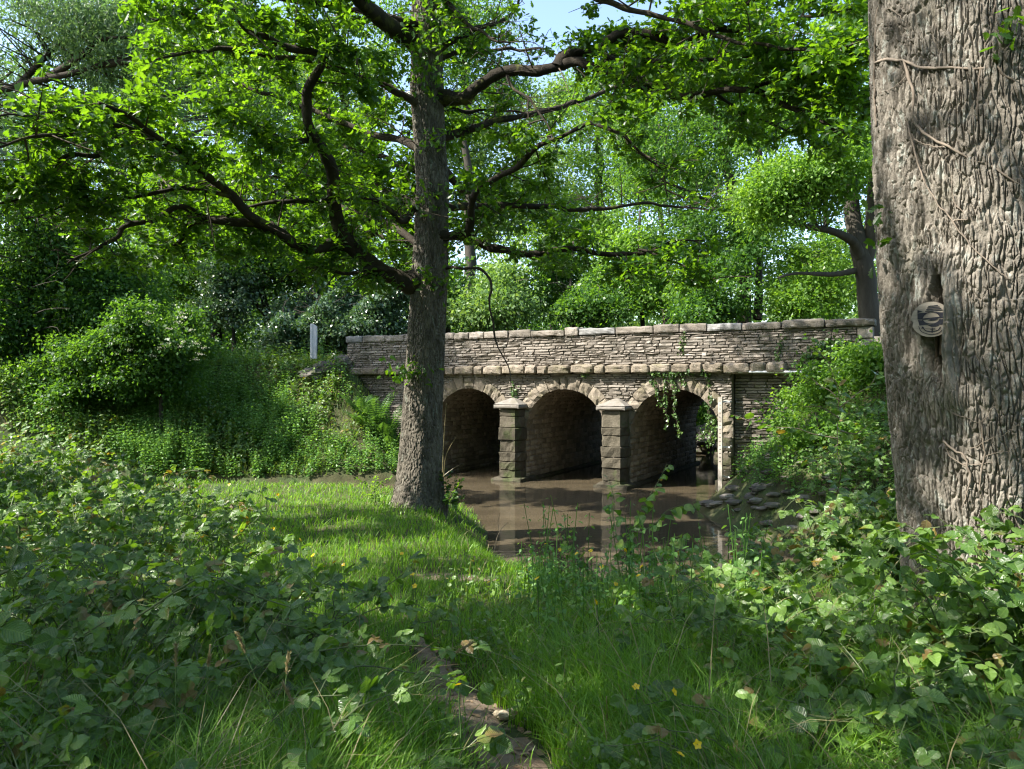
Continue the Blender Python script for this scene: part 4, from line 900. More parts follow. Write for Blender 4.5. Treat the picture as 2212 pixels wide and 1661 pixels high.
tree('poplar_tree', 'pale tall poplar close to the right of the oak trunk, far behind', g, tr, .5, [blob(1010, 300, 52, 150, 220, 6, 44), blob(1060, 430, 52, 200, 230, 7, 50)], 'pale_tree', .22, 160, clump=1.0)
g, tr = bt(1300, 48, 20)
tree('poplar_tree', 'fresh green poplar showing through the oak boughs above the second pier', g, tr, .5, [blob(1300, 380, 48, 200, 300, 6, 44), blob(1250, 520, 46, 300, 180, 7, 50)], 'bright_tree', .2, 150, clump=.95)
g, tr = bt(740, 50, 27)
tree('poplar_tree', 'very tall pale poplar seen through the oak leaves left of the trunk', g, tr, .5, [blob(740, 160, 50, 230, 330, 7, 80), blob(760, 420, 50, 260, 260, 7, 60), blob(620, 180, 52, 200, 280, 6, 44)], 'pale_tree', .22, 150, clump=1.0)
g, tr = bt(470, 46, 24)
tree('poplar_tree', 'pale leafy poplar high behind the upper left oak boughs', g, tr, .5, [blob(480, 200, 46, 300, 300, 7, 76), blob(400, 440, 46, 340, 250, 7, 66), blob(600, 480, 44, 240, 180, 6, 40)], 'pale_tree', .2, 150, clump=.95)
g, tr = bt(1500, 46, 22)
tree('ash_tree', 'tall dark ash far behind the third arch, closing the gaps between the nearer trees', g, tr, .35, [blob(1500, 330, 46, 420, 420, 7, 80), blob(1640, 250, 47, 300, 300, 7, 50), blob(1360, 200, 47, 300, 260, 7, 40), blob(1560, 560, 45, 480, 160, 7, 50)], 'oak_shade', .19, 150, clump=.95)
g, tr = bt(1790, 44, 16)
tree('ash_tree', 'dark ash far behind the forked grey oak', g, tr, .35, [blob(1800, 420, 44, 320, 300, 7, 50), blob(1780, 580, 43, 380, 130, 7, 40)], 'oak_shade', .19, 140, clump=.9)
g, tr = bt(1010, 44, 24)
tree('ash_tree', 'tall ash behind the upper part of the oak trunk', g, tr, .4, [blob(1000, 90, 44, 260, 300, 6, 70), blob(900, 30, 45, 260, 200, 6, 40), blob(1090, 190, 44, 150, 180, 5, 30)], 'oak_shade', .17, 150, clump=.9)
g, tr = bt(260, 36, 20)
tree('ash_tree', 'tall ash behind the leftmost oak boughs, right of the grey willow', g, tr, .35, [blob(260, 200, 36, 480, 360, 6, 90), blob(480, 120, 37, 320, 300, 6, 60), blob(640, 260, 37, 300, 300, 6, 50), blob(100, 330, 35, 340, 260, 6, 50)], 'oak_shade', .15, 150, clump=.8)
g = G(-160, 24)
tree('willow_tree', 'big grey green willow with a long dark leaning limb in the upper left', g, [g, up(-120, 500, 24), up(-60, 240, 23), up(20, 190, 22), up(150, 160, 21.5), up(300, 112, 21)], .2,
     [blob(60, 80, 21, 460, 240, 5, 80), blob(230, 60, 22, 330, 200, 6, 55), blob(330, 130, 23, 240, 260, 6, 40), blob(80, 330, 25, 430, 300, 7, 80), blob(120, 190, 25, 420, 200, 7, 40)], 'grey_tree', .14, 190,
     limbs=[([up(95, 172, 21.8), up(180, 120, 21.2), up(215, 90, 21), up(300, 80, 20.7)], .12, .03), ([up(230, 140, 21.3), up(280, 135, 21), up(380, 150, 20.7)], .10, .03), ([up(40, 185, 22), up(130, 90, 21.5), up(180, 30, 21)], .10, .03)], tm=T_LANCE, clump=.72, bark='bark_limb', tip=.3)
g = G(60, 22)
tree('alder_tree', 'dense dark alder on the far bank at the left edge', g, [g, up(55, 700, 22), up(70, 560, 22), up(60, 420, 22)], .2, [blob(90, 520, 22, 340, 260, 5, 110), blob(40, 680, 21.5, 300, 200, 4, 80), blob(230, 620, 23, 240, 180, 4, 60), blob(60, 790, 22.5, 340, 160, 4, 60)], 'oak_shade', .12, 200, clump=.5)
g = G(465, 31)
tree('thorn_tree', 'dark leaning thorn tree in the shaded hollow left of the marker post', g, [g, up(470, 690, 31), up(455, 620, 31), up(430, 540, 31)], .28, [blob(400, 570, 31, 260, 150, 5, 70), blob(480, 500, 31.5, 220, 120, 5, 50)], 'oak_shade', .14, 170, limbs=[([up(468, 680, 31), up(500, 640, 31), up(540, 600, 30.6)], .14, .05)], clump=.6, bark='bark_limb')
g = G(572, 30)
tree('thorn_tree', 'dark upright thorn tree in the shaded hollow nearest the marker post', g, [g, up(578, 690, 30), up(565, 620, 30), up(580, 540, 30)], .22, [blob(590, 560, 30, 260, 150, 5, 80), blob(700, 540, 31, 240, 140, 5, 70)], 'oak_shade', .14, 170, limbs=[([up(574, 680, 30), up(540, 640, 30), up(515, 600, 29.6)], .1, .04)], clump=.6, bark='bark_limb')
for k, (px, py, d, w_, h_, n, lab) in enumerate(((700, 665, 28, 190, 110, 80, 'silvery glossy shrub behind the marker post'), (810, 650, 28, 150, 130, 70, 'glossy shrub between the marker post and the grey oak trunk'), (500, 610, 29, 130, 90, 45, 'silver leaved shrub hanging over the dark hollow'), (610, 690, 27.5, 70, 60, 24, 'small glossy shrub at the foot of the dark thorn trees'))):
    g = G(px, d); tree('whitebeam_shrub', lab, g, [g, g+np.array([.1, 0, 1.0]), up(px, py, d)], .09, [blob(px, py, d, w_, h_, 2.5, n), blob(px-15, py+55, d, w_*1.1, 90, 2.2, n//2), blob(px+20, py-30, d+.5, w_*.6, h_*.7, 2, n//3)], 'shiny', .13, 190, cat='shrub', clump=.42, fan=.8, group='glossy shrubs along the road')
for k, (px, py, d, w_, h_, n, lab) in enumerate(((340, 730, 21.5, 240, 150, 80, 'large rounded elder bush with cream flower heads on the far bank'), (190, 780, 21.6, 220, 120, 60, 'spreading hawthorn bush on the far bank left of the elder'), (60, 820, 22.2, 240, 120, 60, 'dark hawthorn bush on the far bank at the left edge'))):
    g = G(px, d); o = tree('elder_bush' if k == 0 else 'hawthorn_bush', lab, g, [g, g+np.array([.1, 0, .7]), up(px, py, d)], .07, [blob(px+R.uniform(-.35, .35)*w_, py+R.uniform(-.3, .6)*h_, d+R.uniform(-.5, .5), w_*R.uniform(.3, .65), h_*R.uniform(.4, .9), 1.8, n//5) for _ in range(8)], 'oak_shade', .10, 210, cat='bush', clump=.36, gaps=False)
    if k == 0:
        for q in range(26):
            c = up(px+R.uniform(-105, 110), py+R.uniform(-62, 55), d-1.0-R.uniform(0, .25)); nn = 22; b = Buf()
            scatter(b, T_KITE, c+R.normal(size=(nn, 3))*np.array([.06, .06, .018]), rand_dir(nn), rand_dir(nn, 2), .035, .8); b.build('flower_head', M['cream'], o)
for k, (px, py, d, w_, h_, n, lab) in enumerate(((1730, 940, 16.9, 120, 100, 16, 'sunlit leafy bush low on the right bank against the bridge wall'), (1800, 930, 15.9, 140, 80, 16, 'loose bush in the middle of the right bank below the ivy patch'), (1880, 900, 15.2, 110, 90, 14, 'bush on the right bank half hidden by the great trunk'), (1760, 1010, 14.6, 170, 90, 18, 'low bush on the right bank above the set stones'))):
    g = G(px, d); tree('hawthorn_bush', lab, g, [g, g+np.array([.1, 0, .3]), g+np.array([0, 0, .8])], .04, [(g[0]+R.uniform(-.5, .5)*w_/FPX*d, d+R.uniform(-.4, .4), g[2]+R.uniform(.1, .9)*h_/FPX*d, R.uniform(.25, .5), R.uniform(.25, .5), R.uniform(.2, .45), n//5+1) for _ in range(7)], 'bright_tree', .09, 110, cat='bush', clump=.26, gaps=False)
# trees standing to the left of and above the viewer: they throw the shade that lies over the foreground
def wtree(name, label, x, y, H, r, blobs, per, n=1):
    g = np.array([x, y, gz(x, y)-.2]); tree(name, label, g, [g, g+np.array([.2, .1, H*.4]), g+np.array([-.2, .1, H*.7]), g+np.array([0, 0, H])], r, blobs, 'oak_shade', .19, per, clump=.75, gaps=True)
wtree('lime_tree', 'broad lime tree standing on the bank to the left of the viewpoint', -8.4, 2.6, 13, .3, [(-7.4, 2.6, 10.2, 3.2, 3.9, 5.2, 150), (-8.5, -1, 9.5, 3.0, 2.8, 4, 60)], 100)
wtree('lime_tree', 'lime tree on the bank behind the viewpoint', -4.6, -3.0, 13, .3, [(-4.5, -2.2, 8.5, 3.4, 3.0, 3.6, 90), (-1, -2.5, 8, 2.4, 2.2, 2.6, 45)], 90)
wtree('field_maple', 'field maple at the river bend to the left of the viewpoint', -9.8, 9.0, 8, .2, [(-9.7, 9.0, 6.0, 2.3, 3.1, 2.3, 85)], 115)
# scrub under and between the trees along the road
b = Buf()
for (p0_, p1_, d0_, d1_, n_, z0_, z1_) in ((-500, 960, 31, 38, 230, .2, 3.6), (930, 1900, 34, 41, 300, .2, 3.4), (1480, 1640, 33, 38, 70, .8, 4.5), (-500, 330, 24, 30, 120, .2, 2.6)):
    for k in range(n_):
        d = R.uniform(d0_, d1_); x = (R.uniform(p0_, p1_)-CX)/FPX*d; g_ = gz(x, d); c = np.array([x, d, g_+R.uniform(z0_, z1_)]); q = R.normal(size=(130, 3))*np.array([.75, .6, .45]); q = c+q; q = q[(q[:, 2] > g_) & keep_gaps(q, GAPS)]
        scatter(b, T_KITE, q, rand_dir(len(q), -.2), rand_dir(len(q), .9), R.uniform(.12, .24, len(q)), np.clip(R.random()*.5+R.random(len(q))*.5, 0, 1))
tag(b.build('undergrowth', M['oak_shade']), kind='stuff')
# unseen wood added beside and behind the viewer to block low sky light
b = Buf()
for k in range(620):
    a = math.radians(R.uniform(150, 395)); rr_ = R.uniform(15, 24); c = np.array([math.cos(a)*rr_, math.sin(a)*rr_-1.0, 0]); 
    if c[1] > 9 and c[0] < 0 or (c[1] > 12): continue
    hmax = 8.5 if c[0] < -8 else 15; c[2] = 1+hmax*R.random(); q = c+R.normal(size=(55, 3))*np.array([1.2, 1.2, .9]); q = q[(q[:, 2] > .6) & keep_gaps(q, GAPS)]
    scatter(b, T_KITE, q, rand_dir(len(q), -.2), rand_dir(len(q), .9), R.uniform(.3, .6, len(q)))
tag(b.build('added_wood', M['oak_shade']), kind='stuff')
# distant wood closing the view, leaf colour kept pale to paint in aerial haze
C = []
for k in range(620):
    a = R.uniform(-1, 1); d = R.uniform(58, 80); C.append((a*62, d, R.uniform(2.6, 11 if abs(a) < .5 else 16)))
C = np.array(C); N = 120; idx = np.repeat(np.arange(len(C)), N); q = R.normal(size=(len(idx), 3))*np.array([2.3, 2.0, 1.4])
pos = C[idx]+q; pos = pos[pos[:, 2] > 2.5]; b = Buf()
scatter(b, T_KITE, pos, rand_dir(len(pos), -.2), rand_dir(len(pos), .9), R.uniform(.3, .6, len(pos)))
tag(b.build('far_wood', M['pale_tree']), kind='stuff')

# ------------------------------------------------------------------ the great trunk on the right
DB = 4.8; BC = np.array([(2162-CX)/FPX*DB, DB]); BR = .685
bf = nrm(-BC); bl = np.array([bf[1], -bf[0]]); bl = bl if bl[0] < 0 else -bl
BZ = gz(*BC)
big = thing('great_oak_tree', 'massive furrowed trunk filling the right edge, a round wooden plaque in its hollow', 'tree', (BC[0], BC[1], BZ))
def bcen(z):
    z = np.asarray(z, float); return np.c_[np.interp(z, [.9, 1.4, 1.9, 2.75, 5.2, 9], [BC[0]+.03, BC[0]+.03, BC[0]+.025, BC[0], BC[0]-.075, BC[0]-.2]), np.full(z.shape, BC[1])]
def brad(z, a):
    return np.interp(z, [.8, 1.2, 1.9, 2.75, 3.2, 5.2, 9], [.575, .57, .62, .682, .70, .69, .60])*(1+.02*np.sin(a*3+.5+z*.4)+.012*np.sin(a*7+1))+.12*np.exp(-np.maximum(z-BZ, 0)/.15)*np.maximum(0, np.sin(a*3))
HA, HZ = math.asin(.44), 3.10           # the hollow: its angle and height
def hollow(z, a, Rr, h, col):
    s = (a-HA)*Rr; t = z-HZ             # s grows towards image left
    s = s+.012*np.sin(t*9)
    inv = np.exp(-(t/.30)**4)
    wide = np.interp(t, [-.34, -.26, -.1, .1, .2, .30], [.0, .035, .055, .055, .03, .0])
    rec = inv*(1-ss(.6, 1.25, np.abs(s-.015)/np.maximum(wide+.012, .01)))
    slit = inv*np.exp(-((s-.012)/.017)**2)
    lipR = np.exp(-((s+.072)/.038)**2)*np.exp(-((t+.05)/.36)**4)
    lipL = np.exp(-((s-.115)/.05)**2)*np.exp(-(t/.34)**4)
    bot = np.exp(-((s)/.16)**2)*np.exp(-((t+.43)/.10)**2)
    smooth_ = np.clip(lipR*1.1+.7*lipL+.6*bot, 0, .8)
    fine = .004*np.sin((s+.02*t)*260)*lipR
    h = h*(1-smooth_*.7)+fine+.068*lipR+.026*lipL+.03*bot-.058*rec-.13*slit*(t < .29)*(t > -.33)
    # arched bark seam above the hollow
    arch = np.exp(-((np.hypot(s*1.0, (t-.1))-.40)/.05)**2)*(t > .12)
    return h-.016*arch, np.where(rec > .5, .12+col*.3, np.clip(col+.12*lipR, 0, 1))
b = Buf(); al = np.unique(np.r_[np.linspace(-np.pi, -1.75, 40), np.linspace(-1.75, -.9, 90), np.linspace(-.9, 1.75, 470), np.linspace(1.75, np.pi, 40)[:-1]])[1:]
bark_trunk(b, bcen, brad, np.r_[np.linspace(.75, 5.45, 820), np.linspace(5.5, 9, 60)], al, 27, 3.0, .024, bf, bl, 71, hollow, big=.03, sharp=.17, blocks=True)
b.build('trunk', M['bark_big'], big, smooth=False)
def on_big(px, py, off=.008):
    r = np.array([(px-CX)/FPX, 1.0, (CY-py)/FPX]); z = EYE+(CY-py)/FPX*4.2
    for _ in range(4):
        c = bcen(np.array([z]))[0]; rad = float(brad(np.array([z]), np.array([.3]))[0])+off
        A = r[0]**2+1; B_ = -2*(r[0]*c[0]+c[1]); Cq = c@c-rad*rad; D = max(B_*B_-4*A*Cq, 0); s = (-B_-math.sqrt(D))/(2*A); z = EYE+r[2]*s
    return np.array([r[0]*s, s, z])
# limbs and crown far above the picture
Ps = []; b = Buf()
for k in range(7):
    a = k*.9+.3; z0 = 6.6+.35*k; p = np.r_[bcen(np.array([z0]))[0], z0]; q = p+np.array([math.cos(a)*3.6, math.sin(a)*3.2, 3.2+.3*k]); tube(b, smooth_line([p, (p+q)/2+np.array([0, 0, -.4]), q], 16), np.linspace(.22, .05, 16), 8, .4, .1)
b.build('limb', M['bark_limb'], big)
C = np.array([BC[0]+.3, BC[1]+.6, 12.4])+rand_dir(150)*R.random((150, 1))**.4*np.array([4.6, 4.2, 3.2]); idx = np.repeat(np.arange(150), 75)
pos = C[idx]+R.normal(size=(len(idx), 3))*np.array([.5, .5, .3]); k = keep_gaps(pos, GAPS); pos = pos[k]; b = Buf()
scatter(b, T_OAKLO, pos, rand_dir(len(pos), -.1), rand_dir(len(pos), .9), R.uniform(.13, .2, len(pos)))
# small leafy sprays on the trunk at its left edge and upper right
for (qx, qy, s_, n) in ((1880, 462, .05, 10), (1878, 540, .06, 9), (2165, 92, .07, 12), (2210, 70, .06, 8), (2160, 50, .04, 5)):
    c = on_big(max(qx, 1903), qy, .06)+np.array([-.04 if qx < 1900 else 0, -.03, 0]); scatter(b, T_OAK, c+R.normal(size=(n, 3))*s_, rand_dir(n), rand_dir(n, .6), .075)
b.build('crown', M['oak'], big)
# rotten wood in the hollow
b = Buf()
for k, (qx, w_) in enumerate(((2024, .012), (2034, .016), (2044, .012))):
    p0, p1 = on_big(qx, 700, -.075), on_big(qx+R.uniform(-3, 3), 772-6*k, -.06); tube(b, smooth_line([p0, (p0+p1)/2+R.normal(0, .004, 3), p1], 10), np.linspace(w_, w_*.6, 10), 7, .5, .3, seed=k)
b.build('rotten_core', M['rot'], big)
# plaque
dc = on_big(2011, 690, -.012); dn = nrm(np.array([-dc[0]*.85, -dc[1], .12])); 
plaque = thing('round_plaque', 'round wooden plaque with a dark shield and anchor emblem in the hollow trunk', 'plaque', dc)
plaque.rotation_euler = Vector(-dn).to_track_quat('Y', 'Z').to_euler(); ORG.pop(plaque.name, None)
RD = .104
b = Buf(); th = np.linspace(0, 2*np.pi, 48, endpoint=False); rr = RD*(1-.10*np.exp(-((th-3.32)/.12)**2))
prism(b, np.c_[rr*np.cos(th), rr*np.sin(th)], -.009, .009, .5); b.build('disc', M['wood_cut'], plaque, world=False)
b = Buf(); Y0, Y1 = -.0112, -.0088
def ink(poly, grow=0): prism(b, np.array(poly)*RD, Y0, Y1, .5)
def stroke(pts, w_):
    P = smooth_line(np.array(pts, float), 20)[:, :2]; T = nrm(np.gradient(P, axis=0)); S = np.c_[-T[:, 1], T[:, 0]]*(np.asarray(w_) if np.isscalar(w_) else np.linspace(*w_, 20)[:, None])/2
    for a in range(19): ink([P[a]+S[a], P[a+1]+S[a+1], P[a+1]-S[a+1], P[a]-S[a]])
ink([(-.68, .55), (-.68, .38), (-.42, .46)]); ink([(-.68, .36), (-.15, .40), (-.34, .22), (-.46, .0), (-.68, .02)]); ink([(-.66, -.02), (-.44, -.04), (-.30, -.2), (-.12, -.30), (-.58, -.34)])
for yy, x0, x1 in ((.74, -.14, .34), (.65, -.2, .42), (.56, -.24, .5), (.47, -.3, .56)): ink([(x0, yy-.028), (x1, yy+.012), (x1, yy+.062), (x0, yy+.022)])
ink([(.62, .36), (.2, .42), (.34, .26), (.46, .06), (.64, .04)]); ink([(.62, .0), (.44, -.02), (.3, -.18), (.14, -.28), (.56, -.32)])
stroke([(-.44, .02), (.48, .10)], .075); ink([(-.14, -.04), (.02, .03), (.3, .05), (.36, .0), (.2, -.06), (0, -.08)])
stroke([(-.46, .03), (-.3, .3), (.02, .42), (.34, .3), (.48, .1)], .04); stroke([(-.44, -.02), (-.26, -.2), (.02, -.26), (.3, -.18), (.46, .02)], .04)
ink([(-.16, -.34), (.0, -.30), (.34, -.26), (.4, -.36), (.2, -.42), (.0, -.42)])
stroke([(-.62, -.38), (-.5, -.66), (-.2, -.82), (.08, -.86), (.34, -.8), (.56, -.6), (.64, -.3)], .035)
stroke([(-.42, -.46), (-.26, -.64), (.04, -.70), (.34, -.62), (.46, -.44)], (.05, .05)); stroke([(.06, -.48), (.05, -.76)], .06); stroke([(-.04, -.56), (.2, -.54)], .04); ink([(-.46, -.38), (-.34, -.46), (-.48, -.54)])
b.build('emblem', M['ink'], plaque, world=False)
# dead ivy stems clinging to the bark
V_UP = [([(1902, 0), (1893, 46), (1889, 114), (1889, 182), (1890, 241), (1893, 273)], .011), ([(1890, 137), (1913, 128), (1950, 132), (1995, 146), (2050, 146), (2118, 148), (2150, 141), (2168, 159), (2212, 187), (2260, 200)], .009),
        ([(1950, 132), (1959, 155), (1973, 196), (1973, 255), (1995, 287), (2050, 319), (2096, 342), (2141, 360), (2169, 378), (2212, 403), (2260, 420)], .009), ([(1959, 255), (1973, 319), (1991, 378), (2027, 442), (2059, 478), (2096, 528), (2155, 583), (2187, 606)], .006),
        ([(2150, 0), (2137, 68), (2118, 150), (2114, 191), (2110, 260)], .008), ([(1973, 300), (2000, 312), (2040, 318)], .004), ([(1900, 200), (1930, 190), (1960, 160)], .003), ([(2059, 478), (2090, 470), (2060, 430), (2056, 380)], .004), ([(1905, 20), (1925, 20), (1950, 40)], .004)]
V_LO = [([(2037, 952), (2058, 972), (2080, 984), (2092, 1010), (2095, 1034), (2088, 1064), (2080, 1096)], .007), ([(2116, 909), (2122, 938), (2127, 988), (2118, 1030), (2116, 1060)], .006), ([(2095, 970), (2148, 945), (2170, 938), (2200, 915)], .003), ([(2127, 988), (2160, 976), (2188, 977)], .003),
        ([(2080, 1002), (2110, 1003), (2150, 1000)], .003), ([(2042, 885), (2080, 900), (2116, 915)], .003), ([(2092, 1010), (2050, 985), (2038, 950)], .003), ([(2116, 915), (2140, 890), (2150, 870)], .003)]
for nm, vs, lab in (('upper', V_UP, 'bare brown ivy stems creeping across the upper part of the great trunk'), ('lower', V_LO, 'thin bare ivy stems on the lower part of the great trunk just above the brambles')):
    o = thing('ivy_vine', lab, 'vine', on_big(*vs[0][0][0]))
    for ln, r0 in vs:
        ln = np.array(ln, float); P = smooth_line(np.c_[ln, np.zeros(len(ln))], 40)[:, :2]+R.normal(0, .5, (40, 2)); P = np.array([on_big(x, y, .010) for x, y in P]); P = P+.006*np.stack([noise(P*22+k_, 3) for k_ in (0, 7, 15)], 1)
        b = Buf(); tube(b, P, np.linspace(r0, r0*.55, 40)*(1+.25*noise(P*30, 2)), 7, R.random(), .25); b.build('stem', M['vine'], o, smooth=True)

# ------------------------------------------------------------------ brambles
def leaflets(buf, q, d, n, size, five=.25, young=None):
    """trifoliate leaves: end point of the stalk, its direction, the leaf normal"""
    N = len(q); d = nrm(d); n = nrm(n-d*np.sum(n*d, 1, keepdims=True)); s = np.cross(d, n); rt = R.random(N)
    def put(ang, off, sc, m=None):
        a = np.radians(ang)+R.normal(0, .12, N); dd = d*np.cos(a)[:, None]+s*np.sin(a)[:, None]+n*R.normal(0, .14, (N, 1))-np.array([0, 0, .12]); nn = nrm(n+R.normal(0, .22, (N, 3)))
        m = np.ones(N, bool) if m is None else m
        scatter(buf, T_BRAM, (q+d*off*size[:, None])[m], dd[m], nn[m], (size*sc*R.uniform(.9, 1.1, N))[m], np.clip(rt+R.normal(0, .1, N), 0, 1)[m])
    m5 = R.random(N) < five
    put(0, .25, 1.0); put(72, .05, .86); put(-72, .05, .86); put(120, 0, .62, m5); put(-120, 0, .62, m5)
def canes(stems, buf, paths, size, step, start=.2, spread=.06, lean=None, dens=1.0):
    Q = []; D = []; Nn = []; A = []
    for P in paths:
        s = np.r_[0, np.cumsum(np.linalg.norm(np.diff(P, axis=0), axis=1))]; T = nrm(np.gradient(P, axis=0)); t = s[-1]*start; ph = R.uniform(0, 6)
        while t < s[-1]:
            p = np.array([np.interp(t, s, P[:, j]) for j in range(3)]); ta = np.array([np.interp(t, s, T[:, j]) for j in range(3)]); ph += 2.4
            side = nrm(np.cross(ta, [0, 0, 1])+np.array([0, 0, 1e-3])); d = nrm(side*math.cos(ph)+np.array([0, 0, .55])*abs(math.sin(ph))+ta*.5+R.normal(0, .2, 3)); l = R.uniform(.5, 1.2)*spread
            Q.append(p+d*l); D.append(nrm(d+np.array([0, 0, -.35])+R.normal(0, .2, 3))); Nn.append(nrm(np.array([-.16, -.24, 1.0])+R.normal(0, .45, 3)+d*.2)); A.append((p, p+d*l)); t += step*R.uniform(.6, 1.4)
    Q = np.array(Q); tubes(stems, np.stack([np.array([a for a, _ in A]), Q], 1), np.full((len(Q), 2), .0016), 3)
    leaflets(buf, Q, np.array(D), np.array(Nn), size*R.uniform(.6, 1.25, len(Q)))
def bramble(name, label, c, rad, h, n, size=.062, step=.07, reach=.8, seed=0, cat='bramble', extra=()):
    c = np.array(c, float); z = gz(*c); root = thing(name, label, cat, (c[0], c[1], z)); st = Buf(); lv = Buf(); paths = []
    for k in range(n):
        a = R.uniform(0, 2*np.pi); q = c+np.array([math.cos(a), math.sin(a)])*np.array(rad)*R.random()**.5; g = gz(*q)
        if poly_dist([q], RIVER)[0] < .05: continue
        a2 = R.uniform(0, 2*np.pi); L = R.uniform(.4, 1.1)*reach; hh = h*R.uniform(.55, 1.15)*(1-.35*np.linalg.norm((q-c)/np.array(rad))**2)
        t = np.linspace(0, 1, 9); w_ = np.c_[np.cos(a2)*L*t**1.1, np.sin(a2)*L*t**1.1, hh*(1.0*np.sin(np.minimum(t*1.25, 1.35)*np.pi/2*1.05))]
        P = np.r_[q, g]+w_+R.normal(0, .012, (9, 3)); paths.append(P); tube(st, P, np.linspace(.0045, .0018, 9), 5, R.random())
    paths += list(extra)
    for P in extra: tube(st, P, np.linspace(.005, .002, len(P)), 6, R.random())
    canes(st, lv, paths, size, step, start=.28)
    st.build('canes', M['cane'], root); lv.build('leaves', M['bramble'], root)
    return root
def arc(pts, n=14): return smooth_line(np.array([unproj(*p) for p in pts]), n)
bramble('bramble_bush', 'bramble bush with broad leaves in the lower left corner, nearest the viewer', (-1.4, 2.35), (.85, .75), .48, 60, .058, .062)
bramble('bramble_bush', 'dense bramble bush at the left edge behind the nearest one, level with the dirt path', (-2.1, 3.75), (1.1, .95), .74, 80, .058, .064)
bramble('bramble_bush', 'bramble bush on the left bank dotted with buttercups, beside the sunlit grass', (-3.6, 6.2), (1.4, 1.4), .85, 115, .060, .068)
bramble('bramble_bush', 'farthest left bramble thicket, by the backwater below the nettles', (-5.8, 9.2), (2.0, 1.7), 1.0, 150, .060, .068)
bramble('bramble_bush', 'low bramble patch where the arching canes start, left of the dirt path', (-1.35, 4.5), (.6, .6), .55, 34, .056, .062,
        extra=[arc([(420, 1560, 3.2), (560, 1440, 3.3), (700, 1405, 3.35), (830, 1392, 3.4), (960, 1402, 3.45), (1040, 1425, 3.5)]), arc([(480, 1500, 3.9), (620, 1400, 3.9), (740, 1330, 3.9), (830, 1270, 3.9), (890, 1225, 3.9)]), arc([(600, 1500, 3.3), (760, 1440, 3.3), (900, 1455, 3.35), (1000, 1470, 3.4)]), arc([(300, 1330, 2.9), (440, 1245, 2.9), (520, 1275, 2.9), (590, 1300, 2.95), (700, 1330, 3.0)])])
bramble('bramble_bush', 'bramble bush covering the foot of the great trunk', (2.6, 3.35), (.6, .55), .95, 110, .058, .062)
bramble('bramble_bush', 'bramble bush between the tall grass and the foot of the great trunk', (1.6, 4.3), (.62, .6), .5, 85, .056, .062)
bramble('bramble_bush', 'tall bramble bush above the water, left of the great trunk', (3.0, 6.0), (.85, .6), 1.05, 130, .060, .066)
bramble('bramble_bush', 'low bramble tangle at the water edge beyond the tall grass', (2.05, 5.9), (.5, .5), .5, 55, .056, .065)
bramble('bramble_bush', 'bramble bush in the lower right corner', (1.45, 2.75), (.55, .5), .46, 80, .056, .062)
bramble('bramble_bush', 'bramble spray on the stony slope of the right bank', (6.3, 12.4), (1.2, 1.4), .8, 100, .07, .10)
bramble('bramble_bush', 'bramble thicket at the far left edge before the dark alder', (-10.2, 14.5), (2.2, 2.6), 1.3, 150, .085, .11)
b = Buf(); lv = Buf(); c = unproj(18, 1225, .95); o = thing('bramble_spray', 'pale grey green bramble leaves close to the lens at the left edge', 'bramble', c)
P = arc([(-120, 1330, 1.0), (-60, 1270, .98), (0, 1240, .96), (40, 1225, .95)], 8); tube(b, P, .0022, 6); b.build('canes', M['cane'], o)
q = np.array([unproj(20, 1228, .95), unproj(-10, 1360, .97)]); leaflets(lv, q, np.array([[.8, -.25, .55], [.5, 0, .1]]), np.array([[.1, -.75, .6], [0, -.8, .5]]), np.array([.036, .036]), 0); lv.build('leaves', M['bramble'], o)
# a bright young shoot
b = Buf(); lv = Buf(); c = unproj(1890, 1535, 2.9); o = thing('bramble_shoot', 'bright yellow green young bramble shoot low beside the great trunk', 'bramble', (c[0], c[1], gz(c[0], c[1])))
P = smooth_line([(c[0], c[1]+.1, gz(c[0], c[1])), c+np.array([.05, .05, -.25]), c], 8); tube(b, P, .002, 5); b.build('canes', M['cane'], o)
leaflets(lv, np.array([c, c+np.array([.09, .0, .0]), c+np.array([.02, .05, .05])]), np.array([[-.8, -.2, .1], [.7, -.3, -.1], [.2, -.2, .5]]), np.array([[-.2, -.6, 1.0]]*3), np.array([.055, .05, .035]), 0); lv.build('leaves', M['young'], o)

# ------------------------------------------------------------------ saplings
def sapling(name, label, stems, size, per, tm, lm, cat='sapling', r0=.008, hang=.5, spread=.5, start=.15, smat='stem'):
    base = stems[0][0]; root = thing(name, label, cat, base); st = Buf(); lv = Buf()
    for k, P in enumerate(stems):
        P = smooth_line(np.array(P), 22); P = P+.012*np.stack([noise(P*7+k, k), noise(P*7+9, k), noise(P*7+20, k)], 1); tube(st, P, np.linspace(r0 if k == 0 else r0*.6, .0018, 22), 6)
        s = np.r_[0, np.cumsum(np.linalg.norm(np.diff(P, axis=0), axis=1))]; m = max(3, int(s[-1]*per)); t = np.linspace(start, 1, m)*s[-1]; T = nrm(np.gradient(P, axis=0))
        p = np.stack([np.interp(t, s, P[:, j]) for j in range(3)], 1); ta = np.stack([np.interp(t, s, T[:, j]) for j in range(3)], 1)
        sd = nrm(np.cross(ta, [0, .35, 1]))*np.where(np.arange(m) % 2, 1, -1)[:, None]; d = nrm(sd*.9*spread*2+ta*.5+R.normal(0, .3, (m, 3))+np.array([0, 0, -hang]))
        e = p+d*.02; tubes(st, np.stack([p, e], 1), np.full((m, 2), .0012), 3)
        scatter(lv, tm, e, d, nrm(np.array([-.2, -.4, 1.0])+R.normal(0, .35, (m, 3))), size*R.uniform(.65, 1.2, m)*np.where(t > s[-1]*.93, .6, 1))
    st.build('stem', M[smat], root); lv.build('leaves', M[lm], root); return root
def U(d, *pts): return [unproj(px, py, d+k*.04) for k, (px, py) in enumerate(pts)]
g = ray_ground(1336, 1420)
